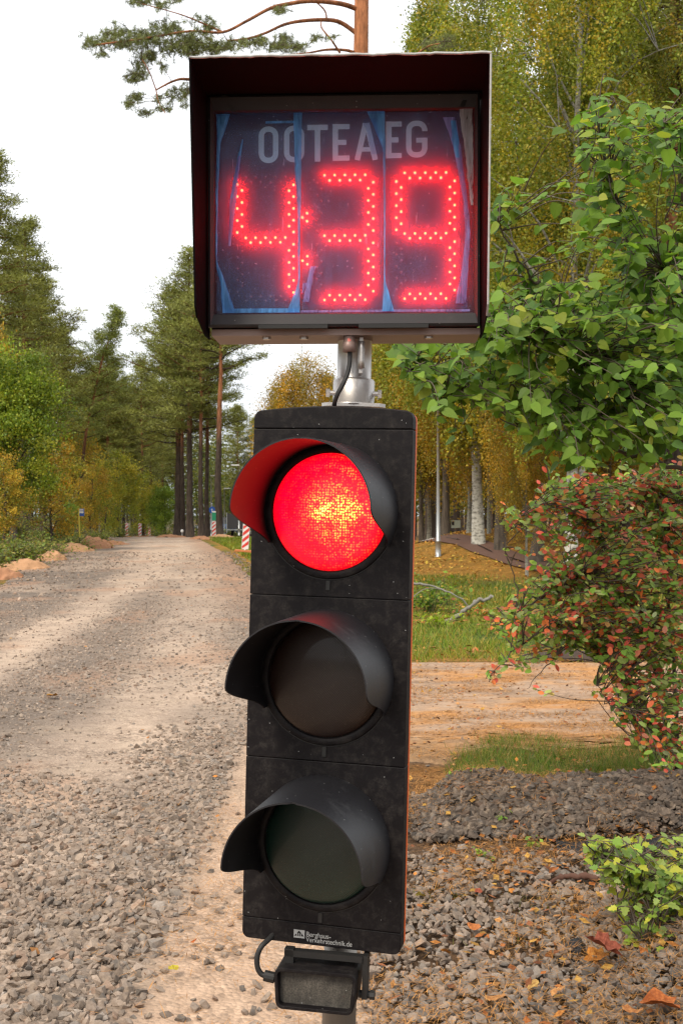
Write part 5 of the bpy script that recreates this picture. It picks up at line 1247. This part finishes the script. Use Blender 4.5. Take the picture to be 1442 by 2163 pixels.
# ---- cotoneaster in autumn colour
cot = thing('cotoneaster_bush', 'dense bush with small green and red autumn leaves below the lilac', 'bush', (gx(1420, 6.3), 6.3, 0))
stems = [([(1420, 1640, 6.3), (1380, 1400, 6.2), (1300, 1200, 6.1), (1200, 1060, 6.0), (1150, 1020, 6.0)], .014, .002),
         ([(1430, 1640, 6.3), (1420, 1400, 6.3), (1400, 1150, 6.1), (1380, 1030, 6.0)], .014, .003), ([(1460, 1640, 6.3), (1470, 1300, 6.2), (1450, 1050, 6.1)], .014, .003),
         ([(1400, 1560, 6.2), (1300, 1430, 6.0), (1220, 1340, 5.9), (1150, 1330, 5.8), (1080, 1380, 5.7), (1025, 1435, 5.7)], .010, .0015),
         ([(1300, 1200, 6.1), (1220, 1220, 5.9), (1150, 1260, 5.9), (1090, 1300, 5.8), (1050, 1330, 5.8)], .009, .002), ([(1220, 1340, 5.9), (1160, 1400, 5.8), (1112, 1455, 5.7)], .005, .001),
         ([(1410, 1580, 6.1), (1330, 1520, 5.9), (1280, 1480, 5.8), (1260, 1440, 5.8)], .006, .001), ([(1200, 1060, 6), (1120, 1080, 5.9), (1060, 1130, 5.9)], .005, .001), ([(1100, 1300, 5.9), (1080, 1200, 5.9), (1060, 1060, 5.9)], .004, .001)]
regs = [([(1140, 1020), (1300, 1000), (1500, 985), (1500, 1350), (1300, 1380), (1180, 1330), (1120, 1260), (1130, 1150), (1170, 1080)], 860),
        ([(1050, 1300), (1130, 1240), (1300, 1250), (1400, 1400), (1250, 1390), (1120, 1350), (1040, 1350)], 210), ([(1290, 1380), (1500, 1340), (1500, 1640), (1390, 1650), (1330, 1560), (1290, 1480)], 290),
        ([(1080, 1370), (1180, 1330), (1200, 1370), (1120, 1460), (1100, 1440)], 14), ([(1015, 1440), (1060, 1400), (1120, 1370), (1040, 1440)], 8), ([(1050, 1110), (1140, 1060), (1180, 1080), (1110, 1150)], 14), ([(1170, 1030), (1442, 1000), (1442, 1040), (1200, 1060)], 120)]
S, pos, dr = grow(cot, stems, regs, (.10, .07, .05), 9, .028, rs, 6.0, .26)
S.build('stems', bpy.data.materials['shrub_bark'], cot, True)
n = len(pos); a = rs.uniform(0, 2 * np.pi, n); u = unit(np.stack([np.cos(a), np.sin(a), rs.normal(0, .5, n)], 1) + dr * .6); pos = pos + rs.normal(0, .012, (n, 3)); nrm = unit(np.stack([rs.normal(0, .5, n), rs.normal(-1.0, .5, n), np.ones(n)], 1))
cp = np.array([(.14, .24, .035), (.20, .28, .045), (.28, .32, .09), (.50, .09, .06), (.62, .17, .05), (.26, .30, .14), (.42, .16, .10), (.40, .28, .06)]); col = cp[rs.choice(8, n, p=[.24, .22, .12, .12, .11, .07, .07, .05])] * rs.uniform(.95, 1.8, (n, 1))
M_cot = leaf_mat('cotoneaster_leaf', .32, .5, .2)
leaf_plant(cot, pos, u, nrm, rs.uniform(.028, .050, n), col, 'oval', M_cot)
# ---- low yellow green plant in the corner
low = thing('raspberry_plant', 'low plant with yellow green toothed leaves at the right bottom edge', 'plant', (gx(1440, 4.3), 4.3, .1))
stems = [([(1470, 1990, 4.25), (1400, 1900, 4.15), (1320, 1850, 4.1), (1255, 1800, 4.05)], .005, .0015), ([(1470, 1980, 4.25), (1420, 1860, 4.25), (1360, 1810, 4.2)], .005, .0015),
         ([(1460, 1990, 4.2), (1400, 1960, 4.0), (1350, 2000, 3.9), (1320, 2070, 3.85)], .005, .0015), ([(1480, 1990, 4.3), (1450, 1850, 4.3), (1440, 1790, 4.3)], .005, .002)]
regs = [([(1235, 1800), (1290, 1770), (1330, 1800), (1400, 1830), (1500, 1780), (1500, 1960), (1400, 2000), (1330, 1960), (1290, 1880)], 230), ([(1330, 1950), (1420, 1950), (1400, 2040), (1350, 2060), (1310, 2080), (1310, 2010)], 55), ([(1240, 1800), (1280, 1780), (1300, 1860), (1260, 1830)], 10), ([(1420, 1770), (1500, 1750), (1500, 1900), (1430, 1900)], 30)]
S, pos, dr = grow(low, stems, regs, (.25, .20, .06), 5, .035, rs, 4.1, .12)
S.build('stems', bpy.data.materials['shrub_bark'], low, True)
n = len(pos); a = rs.uniform(0, 2 * np.pi, n); u = unit(np.stack([np.cos(a), np.sin(a), rs.normal(-.2, .3, n)], 1) + dr * .5); nrm = unit(np.stack([rs.normal(0, .4, n), rs.normal(-.5, .35, n), np.ones(n)], 1))
col = np.array([(.34, .42, .04), (.24, .36, .035), (.48, .48, .05), (.16, .27, .045), (.26, .33, .08)])[rs.choice(5, n)] * rs.uniform(.6, 1.25, (n, 1))
leaf_plant(low, pos, u, nrm, rs.uniform(.027, .048, n), col, 'toothed', leaf_mat('raspberry_leaf', .35, .45, .4))
# ---- weeds on the verge and small rosettes on the gravel
def weed(name, px, py, d, w_, h_, n_, leaf, pal, label, cat='weed', group=None, stem=.004):
    x = gx(px, d); z = float(H(x, d)); r = thing(name, label, cat, (x, d, z), group=group); S = MB(); F = MB(); k = max(4, n_ // 9)
    tips = np.stack([rs.normal(0, w_ * .45, k), rs.normal(0, w_ * .35, k), np.abs(rs.normal(.6, .28, k)) * h_], 1)
    for t in tips: S.tube([(t[0] * .25, t[1] * .25, -.02), (t[0] * .6, t[1] * .6, t[2] * .6), tuple(t)], [stem, stem * .7, stem * .4], 4, (.12, .11, .04), cap=False)
    q = rs.integers(0, k, n_); f = rs.uniform(.35, 1.05, n_)[:, None]; c = tips[q] * f + rs.normal(0, leaf * .5, (n_, 3)); c[:, 2] = np.maximum(c[:, 2], .01); u, v = rand_uv(n_, rs, .5)
    col = np.array(pal)[rs.integers(0, len(pal), n_)] * rs.uniform(.7, 1.3, (n_, 1)); s_ = leaf * rs.uniform(.6, 1.3, n_); leaf_quads(F, c, u, v, s_, s_ * .7, col)
    S.build('stems', bpy.data.materials['shrub_bark'], r); F.build('foliage', M_leaf, r); return r
GW = [(.13, .24, .03), (.20, .30, .03), (.28, .33, .04), (.09, .18, .03)]
weed('weed_clump', 905, 1300, 17.5, .45, .55, 260, .085, GW, 'leafy green weed clump on the verge beside the signal')
weed('weed_clump', 945, 1290, 18.5, .35, .5, 170, .08, GW, 'green weed clump behind the fallen branch')
weed('weed_clump', 1000, 1300, 17.0, .5, .22, 160, .07, GW + OR, 'flat mixed weeds to the right of the fallen branch')
weed('weed_clump', 925, 1330, 15.2, .5, .18, 170, .06, [(.30, .40, .03), (.38, .44, .04)], 'bright yellow green low weeds just above the side path')
weed('weed_clump', 1095, 1330, 16, .6, .2, 200, .06, GW + [(.4, .34, .05)], 'low weeds behind the hanging bush twigs')
for px, py, lab in ((1000, 1725, 'small green rosette at the left foot of the gravel heap'), (1065, 1765, 'small rosette right below the hollow of the heap'), (1120, 1790, 'tiny bright rosette between orange leaves under the heap'), (1020, 1820, 'tiny green sprout among gravel and straw'), (960, 1720, 'faded green sprout beside the signal at the heap')):
    d = FPX * EYE / (py - HY); weed('sprout', px, py, d, .06, .05, 26, .022, [(.30, .42, .05), (.18, .30, .05)], lab, 'sprout', 'sprouts on the gravel', .0012)
# left bank bushes
BG = [(.19, .25, .04), (.26, .29, .05), (.13, .19, .03), (.34, .28, .06)]
for px, d, w_, h_, n_, lab in ((35, 34, 1.3, .75, 1500, 'wide olive green bush on the left bank at the photo edge'), (95, 40, 1.2, .6, 1100, 'low green bush on the bank in front of the half hidden marker'), (150, 47, 1.3, .6, 900, 'bushy greenery at the foot of the bus stop sign'), (-40, 28, 1.2, .6, 900, 'bush cut by the left frame on the bank'), (205, 62, 1.5, .7, 800, 'weeds behind the sand heap'), (120, 55, 1.6, 1.3, 1200, 'taller shrub between the maple and the bus stop sign'), (250, 76, 1.5, .8, 600, 'weeds left of the first road marker'), (18, 48, 1.8, 1.2, 1300, 'undergrowth beneath the green maple'), (200, 52, 1.2, .3, 400, 'low rusty weeds between two sand heaps')):
    weed('bank_bush', px, 0, d, w_, h_, int(n_ * 2.4), .085, BG if 'rusty' not in lab else [(.4, .22, .07)], lab, 'bush', 'bushes on the left bank')
for i, (px, d, w_, h_, n_, lab) in enumerate(((395, 96, 2.2, .8, 500, 'dark undergrowth at the foot of the pine cluster'), (340, 104, 3, 1.1, 700, 'undergrowth across the road end'), (300, 110, 3, 1.2, 700, 'undergrowth behind the last road markers'), (262, 100, 2.5, 1.0, 600, 'undergrowth behind the first road marker'), (500, 98, 3, .9, 600, 'undergrowth behind the dark trailer'))):
    weed('undergrowth_bush', px, 0, d, w_, h_, n_, .16, BG + [(.3, .2, .04)], lab, 'bush', 'undergrowth at the road end')

# ------------------------------------------------------------------ sand heaps, road edge things
M_sand = simple('orange_sand', (.50, .28, .15), .95, 0, .1, 7, .25, .8, .03); M_sand2 = simple('brown_sand', (.44, .22, .12), .95, 0, .1, 7, .3, .8, .03)
def heap(px, d, w_, dep, h_, m, label, seed):
    x = gx(px, d); z = float(H(x, d)); n = 34; h_ *= .8; b = MB(); s = np.linspace(-1, 1, n); XX, YY = np.meshgrid(s, s, indexing='ij'); rr = np.sqrt(XX ** 2 + YY ** 2) * (1 + .35 * (fbm(XX * 1.7 + seed, YY * 1.7 + seed) - .5))
    ZZ = h_ * np.clip(1 - rr, -.2, 1) ** 1.0 * (rr < 1) - .12 * (rr >= 1) + .16 * h_ * (fbm(XX * 5 + seed, YY * 5) - .5)
    ZZ = np.where(rr < 1, h_ * (1 - rr ** 1.6), -.12) + .9 * h_ * (fbm(XX * 4 + seed, YY * 4, 5) - .5) * (rr < 1.05)
    WX, WY = x + XX * w_, d + YY * dep; WZ = H(WX, WY) + ZZ
    b.rings([np.stack([WX[i] - x, WY[i] - d, WZ[i] - z], -1) for i in range(n)], closed=False, cap0=False, cap1=False)
    o = b.build('sand_heap', m, None, True, (x, d, z)); tag(o, label, 'sand heap', 'sand heaps along the road')
heap(198, 50, .85, 1.2, .62, M_sand2, 'tall brown sand heap right of the bus stop sign', 1)
heap(150, 46, .95, 1.2, .42, M_sand, 'orange sand heap at the foot of the bus stop sign', 2)
heap(110, 37, .55, .9, .40, M_sand, 'orange sand heap between the bank bush and the road', 3)
heap(55, 31.5, .7, 1.0, .33, M_sand, 'long low orange sand heap below the bank bush', 4)
heap(5, 27, .5, .8, .28, M_sand2, 'sand heap at the left frame edge', 5)
heap(238, 56, .8, 1.0, .22, M_sand2, 'flat sand heap between the tall heap and the road marker', 6)
heap(425, 68, .7, 1.0, .22, M_sand2, 'small earth heap left of the green marker', 7)
heap(362, 76, 1.0, .9, .25, M_sand2, 'low earth heap at the end of the road', 8)
heap(470, 74, .9, .8, .25, M_sand, 'small earth heap under the thick red pine', 9)
M_dirt = simple('dark_earth', (.085, .062, .05), .95, 0, .1, 12, .4, .8, .02)
def clod(x, d, w_, dep, h_, label, cat, name, m, seed, dz=0.0):
    n = 22; b = MB(); s = np.linspace(-1, 1, n); XX, YY = np.meshgrid(s, s, indexing='ij'); rr = np.sqrt(XX ** 2 + YY ** 2) * (1 + .5 * (fbm(XX * 2 + seed, YY * 2 + seed) - .5)); z = float(H(x, d)) + dz
    ZZ = np.where(rr < 1, h_ * (1 - rr ** 2), -.08) + 1.1 * h_ * (fbm(XX * 4 + seed, YY * 4) - .5)
    b.rings([np.stack([XX[i] * w_, YY[i] * dep, ZZ[i]], -1) for i in range(n)], closed=False, cap0=False, cap1=False); tag(b.build(name, m, None, True, (x, d, z)), label, cat)
clod(gx(1200, 11.9), 11.95, .55, .16, .075, 'dark earth lump at the far edge of the side path', 'earth lump', 'earth_lump', M_dirt, 3)
0 and clod(gx(1480, 3.75), 3.75, .30, .34, .13, 'dark earth bank under the raspberry leaves in the corner', 'earth bank', 'earth_bank', M_dirt, 8, -.03)
# black strip modelled as the shade of the hollow under the gravel heap
b = MB(); xs_ = np.linspace(.95, 2.3, 30); b.rings([np.stack([xs_, np.full(30, y_) + .02 * np.sin(xs_ * 9), H(xs_, np.full(30, 5.12)) + z_ + .012 * np.sin(xs_ * 23)], 1) for y_, z_ in ((5.20, -.01), (5.16, .035), (5.10, .05), (5.06, .02), (5.03, -.01))], closed=False, cap0=False, cap1=False)
tag(b.build('hollow_shade_strip', simple('black_shade_asphalt', (.012, .011, .012), .35, 0, .5, 120, .4, .8, .01), smooth=True), 'black ragged strip put in as the shade of the hollow under the gravel heap', 'shade strip')
b = MB(); c0 = (gx(960, 4.05)); 
clod(gx(1216, 3.92) , 3.92, .035, .04, .03, 'small black asphalt lump beside the dark red maple leaf', 'asphalt lump', 'asphalt_lump', bpy.data.materials['black_shade_asphalt'], 6, .02)
# root and branches
def limb(name, pts, r0, r1, m, label, cat, lift=0.0, sub=()):
    q = spline([P(*p) for p in pts], 6); q[1:-1] += rs.normal(0, r0 * .25, q[1:-1].shape); o_ = q[0].copy(); b = MB(); b.tube(q - o_, np.linspace(r0, r1, len(q)) * (1 + .15 * rs.standard_normal(len(q))), 8, (.2, .17, .14)); o = b.build(name, m, None, True, tuple(o_)); tag(o, label, cat)
    for s_ in sub: q2 = spline([P(*p) for p in s_], 5); b = MB(); b.tube(q2 - o_, np.linspace(r1 * 1.1, r1 * .3, len(q2)), 6, (.2, .17, .14), cap=False); b.build('twig', m, o, True)
M_root = simple('red_brown_root', (.13, .065, .045), .85, 0, .2, 50, .4, .6); M_dead = simple('lichen_bark', (.30, .28, .24), .9, 0, .2, 25, .6, .7)
limb('fallen_branch', [(925, 1322, 15.9), (960, 1306, 15.9), (985, 1285, 15.8), (1010, 1268, 15.8), (1040, 1261, 15.8)], .042, .02, M_dead, 'thick lichen grey fallen branch lying on the verge', 'branch')
limb('thin_branch', [(862, 1232, 16.4), (900, 1236, 16.4), (935, 1246, 16.4), (970, 1262, 16.3), (988, 1280, 16.3)], .018, .008, M_dead, 'thin bare branch arching over the verge weeds', 'branch', sub=([(870, 1262, 16.3), (900, 1243, 16.3), (935, 1246, 16.3)],))
limb('root', [(1160, 1866, 4.72), (1185, 1853, 4.68), (1220, 1851, 4.64), (1262, 1856, 4.6)], .010, .014, M_root, 'dark reddish root or stick lying on the gravel by the raspberry plant', 'root')
limb('bare_twig', [(1335, 1560, 5.8), (1292, 1520, 5.8), (1262, 1480, 5.8), (1248, 1460, 5.8)], .003, .0012, M_root, 'bare upright twig in front of the side path', 'twig', sub=([(1292, 1520, 5.8), (1276, 1500, 5.8), (1270, 1478, 5.8)],))

# ------------------------------------------------------------------ street furniture
M_wpl = simple('white_reflective', (.72, .72, .70), .5, 0, .4, 30, .1); M_rpl = simple('red_reflective', (.62, .045, .03), .5, 0, .4, 30, .1); M_foot = simple('orange_rubber_foot', (.60, .22, .08), .8, 0, .3, 20, .3)
M_yel = simple('yellow_paint', (.62, .50, .06), .6); M_blu = simple('blue_sign', (.02, .10, .42), .45); M_gre = simple('green_sign', (.01, .27, .13), .5); M_dgrey = simple('dark_grey', (.03, .03, .032), .6); M_lgrey = simple('light_grey_metal', (.48, .50, .50), .45, .6)
def marker(px, d, pb, label, hpx=None, flip=1, lean=0.0, foot=True, hh=1.0):
    """red and white striped guide panel on a foot; pb is the photo row of its base"""
    x = gx(px, d); z = EYE + (HY - pb) / FPX * d; z = min(z, float(H(x, d)) + .3); z = max(z, float(H(x, d)) - .02)
    r = thing('guide_panel', label, 'guide panel', (x, d, z), (0, R(lean), 0), 'striped guide panels along the road'); w_ = .125
    b = MB(); prism(b, outline(.10, .10 + hh, w_, .03), -.015, .015, .004); b.build('panel', M_wpl, r)
    for k in range(4):
        z0 = .10 + hh * (k * .26 - .02); p = []
        for (u_, v_) in ((-w_ + .012, z0), (w_ - .012, z0 + .20 * flip), (w_ - .012, z0 + .20 * flip + .13), (-w_ + .012, z0 + .13)): p.append((u_, -.0175, min(max(v_, .115), .085 + hh)))
        b = MB(); b.add(p, [(0, 1, 2, 3)]); b.build('stripe', M_rpl, r)
    b = MB(); b.tube([(0, 0, .03), (0, 0, .11)], .03, 8); b.build('stem', M_wpl, r)
    if foot: b = MB(); prism(b, np.array([(-.38, 0), (-.34, .07), (.34, .07), (.38, 0)])[::-1], -.18, .18, .01); b.build('foot', M_foot, r)
    b = MB(); b.tube([(0, 0, .10 + hh - .01), (0, 0, .16 + hh)], .022, 8); b.build('top_knob', M_yel, r); return r
marker(517, 41, 1166, 'nearest striped guide panel, leaning beside the dark trailer at the signal', lean=4, hh=.92)
marker(268, 90, 1137, 'leftmost striped guide panel of the distant row')
marker(296, 94, 1136, 'second striped guide panel of the distant row'); marker(306, 100, 1137, 'third striped guide panel of the distant row, half overlapping', hh=.9); marker(316, 108, 1137, 'smallest and last striped guide panel of the distant row', hh=.8)
marker(112, 60, 1140, 'tilted striped guide panel half hidden by the bank bush', flip=-1, lean=8, hh=.62, foot=False)
g = marker(452, 75, 1137, 'striped guide panel with a green sign box on top', foot=False)
b = MB(); b.box(-.125, .125, -.03, .03, 1.13, 1.66); b.build('green_box', M_gre, g); b = MB(); b.rings([[(-.125, -.035, 1.66), (.13, -.035, 1.66), (.13, .03, 1.66), (-.125, .03, 1.66)], [(-.09, -.035, 1.74), (.13, -.035, 1.74), (.13, .03, 1.74), (-.09, .03, 1.74)]]); b.build('white_cap', M_wpl, g)
# bus stop sign
x, d = gx(168.5, 47), 47; bs = thing('bus_stop_sign', 'blue and white bus stop sign on a thin yellow post at the forest edge', 'bus stop sign', (x, d, float(H(x, d)) - .1))
b = MB(); b.tube([(0, 0, 0), (.01, 0, .62)], .030, 8); b.build('lower_post', M_dgrey, bs); b = MB(); b.tube([(.01, 0, .62), (-.02, 0, 1.55), (-.02, 0, 1.82)], .030, 8); b.build('post', M_yel, bs)
b = MB(); b.box(-.02, .19, -.02, .02, 1.50, 1.80); b.build('sign_board', M_blu, bs); b = MB(); b.box(.0, .165, -.026, -.0205, 1.62, 1.70); b.box(.0, .165, -.026, -.0205, 1.73, 1.78); b.build('white_symbol', M_wpl, bs)
# blue round sign on a lamp post, lamp posts
def lamp(px, d, py_top, pb, label, arm=.5, r_=.045, m=M_lgrey, headw=.25, side=-1):
    x = gx(px, d); z = max(float(H(x, d)) - .1, EYE + (HY - pb) / FPX * d - .1); h = EYE + (HY - py_top) / FPX * d - z; r = thing('street_lamp', label, 'street lamp', (x, d, z), group='street lamps')
    b = MB(); b.tube([(0, 0, 0), (0, 0, h * .3), (0, 0, h)], [r_ * 1.3, r_, r_ * .7], 10); b.build('post', m, r, True); b = MB(); b.box(-.03 + side * arm * 0 - (arm if side < 0 else 0), (arm if side > 0 else 0) + .03, -.07, .07, h - .02, h + .06); b.build('lamp_head', M_wpl, r)
    b = MB(); b.tube([(0, 0, 0), (0, 0, .5)], r_ * 1.6, 10); b.build('base_sleeve', m, r, True); return r
lamp(925, 32, 828, 1200, 'grey lamp post in the park right of the signal, its top in the lilac leaves', .22, .05, side=1)
lamp(446, 92, 1005, 1130, 'street lamp between the pine trunks above the blue round sign', .55, .055, side=1)
lamp(474, 100, 1032, 1130, 'smaller street lamp right of the thick red pine', .5, .055, side=1)
lamp(505, 84, 983, 1128, 'street lamp partly behind the red visor', .55, .05)
x, d = gx(448, 90), 90; rsn = thing('round_sign', 'small round blue sign with a white figure above the green marker box', 'road sign', (x, d, float(H(x, d))))
b = MB(); b.tube([(0, .04, 0), (0, .04, 2.5)], .03, 8); b.build('post', M_lgrey, rsn); b = MB(); a = np.arange(24) * np.pi / 12; zc_ = EYE + (HY - 1077) / FPX * d - float(H(x, d))
b.rings([[(.26 * math.cos(q), y_, zc_ + .26 * math.sin(q)) for q in a][::-1] for y_ in (-.01, .01)]); b.build('disc', M_blu, rsn); b = MB(); b.box(-.03, .03, -.018, -.011, zc_ - .12, zc_ + .10); b.box(-.08, .08, -.018, -.0115, zc_ + .02, zc_ + .05); b.build('white_figure', M_wpl, rsn)
# parked cars
M_glass = simple('dark_glass', (.02, .025, .03), .08, 0, .8, 5, .1); M_tyre = simple('tyre', (.015, .015, .015), .8); M_rim = simple('rim', (.4, .4, .4), .3, .8); M_lampg = simple('headlight_glass', (.6, .62, .65), .15, .2)
def car(x, d, rz, paint, label):
    r = thing('parked_car', label, 'car', (x, d, float(H(x, d)) + .02), (0, 0, rz), 'parked cars')
    prof = [(-2.2, .35), (-2.25, .75), (-2.1, 1.0), (-1.9, 1.62), (-1.6, 1.72), (.2, 1.72), (.95, 1.12), (1.95, 1.0), (2.2, .8), (2.22, .4), (2.0, .3), (-2.0, .3)]
    b = MB(); rings = []
    for y_, s_, zt_ in ((-.92, .97, .0), (-.90, 1, 1), (-.3, 1.0, 1), (.3, 1.0, 1), (.90, 1, 1), (.92, .97, .0)):
        rings.append([(x_ * s_, y_ * (.82 if z_ > 1.3 else 1), z_) for x_, z_ in prof])
    b.rings(rings); b.build('body', paint, r, True)
    b = MB(); b.add([(.28, -.70, 1.66), (.28, .70, 1.66), (.98, .82, 1.16), (.98, -.82, 1.16)], [(0, 1, 2, 3)]); b.v[0] += [.03, 0, .02]; b.build('windscreen', M_glass, r)
    for s_ in (-1, 1):
        b = MB(); b.add([(.1, s_ * .765, 1.62), (-1.7, s_ * .765, 1.62), (-1.95, s_ * .90, 1.15), (.75, s_ * .90, 1.15)], [(0, 1, 2, 3)]); b.v[0] += [0, s_ * .012, 0]; b.build('side_window', M_glass, r)
        b = MB(); b.rings([[(2.17, s_ * .50, .70), (2.17, s_ * .88, .74), (2.10, s_ * .90, .90), (2.15, s_ * .55, .86)], [(2.26, s_ * .50, .70), (2.24, s_ * .85, .74), (2.17, s_ * .88, .90), (2.22, s_ * .55, .86)]]); b.build('headlight', M_lampg, r)
        for x_ in (-1.35, 1.4):
            a = np.arange(20) * np.pi / 10; b = MB(); b.rings([[(x_ + q_ * math.cos(t_), s_ * y_, .34 + q_ * math.sin(t_)) for t_ in a] for q_, y_ in ((.30, .72), (.34, .75), (.34, .92), (.30, .95))]); w_ = b.build('wheel', M_tyre, r)
            b = MB(); b.rings([[(x_ + .2 * math.cos(t_), s_ * y_, .34 + .2 * math.sin(t_)) for t_ in a] for y_ in (.94, .965)]); b.build('rim', M_rim, w_)
    b = MB(); b.box(2.18, 2.27, -.5, .5, .62, .82); b.build('grille', M_dgrey, r); b = MB(); b.box(2.2, 2.29, -.85, .85, .38, .52); b.build('bumper', M_dgrey, r); b = MB(); b.box(2.28, 2.30, -.24, .24, .50, .60); b.build('number_plate', M_wpl, r); return r
car(gx(462, 106), 106, R(205), simple('dark_brown_paint', (.03, .026, .03), .2, .4, .6, 3, .1), 'dark off road car parked behind the pine trunks')
car(gx(486, 100), 104.5, R(200), simple('blue_paint', (.05, .12, .32), .25, .3, .6, 3, .1), 'blue car parked behind the thick red pine')
# dark framed trailer board
x, d = gx(500, 84), 84; tr_ = thing('trailer', 'dark panelled trailer with a pale metal frame beside the near guide panel', 'trailer', (x, d, float(H(x, d)) + .2))
b = MB(); b.box(-.75, .75, .0, 2.2, .42, 1.55); b.build('box', M_dgrey, tr_)
for x_ in (-.75, .72): b = MB(); b.box(x_, x_ + .05, -.05, 0, .1, 1.6); b.build('frame_post', M_lgrey, tr_)
b = MB(); b.box(-.70, .72, -.05, 0, .32, .38); b.build('frame_rail', M_lgrey, tr_)
for s_ in (-.4, .4):
    a = np.arange(16) * np.pi / 8; b = MB(); b.rings([[(s_ + y_, .9 + .28 * math.cos(t_), .12 + .28 * math.sin(t_)) for t_ in a] for y_ in (-.09, .09)]); b.build('wheel', M_tyre, tr_)
# little white post far down the road, info board in the park
x, d = gx(385, 84), 84; o = thing('marker_post', 'tiny white marker post at the road end', 'post', (x, d, float(H(x, d)))); b = MB(); b.tube([(0, 0, 0), (0, 0, .35)], .03, 8); b.build('post', M_lgrey, o); b = MB(); lathe_z(b, [(.02, .32), (.10, .38), (.11, .48), (.06, .54)], 10); b.build('white_top', M_wpl, o)
x, d = gx(962, 48), 48; ib = thing('notice_board', 'small white notice board with a dark picture beyond the park trunks', 'notice board', (x, d, float(H(x, d)) - .05)); zc_ = EYE + (HY - 1105) / FPX * d - float(H(x, d))
for s_ in (-.15, .15): b = MB(); b.tube([(s_, 0, 0), (s_, 0, zc_ + .1)], .02, 6); b.build('leg', M_dgrey, ib)
b = MB(); b.box(-.19, .19, -.03, -.01, zc_ - .15, zc_ + .17); b.build('board', simple('notice_white', (.62, .72, .60), .6), ib); b = MB(); b.box(-.17, -.07, -.034, -.0305, zc_ - .04, zc_ + .12); b.build('picture', M_dgrey, ib)
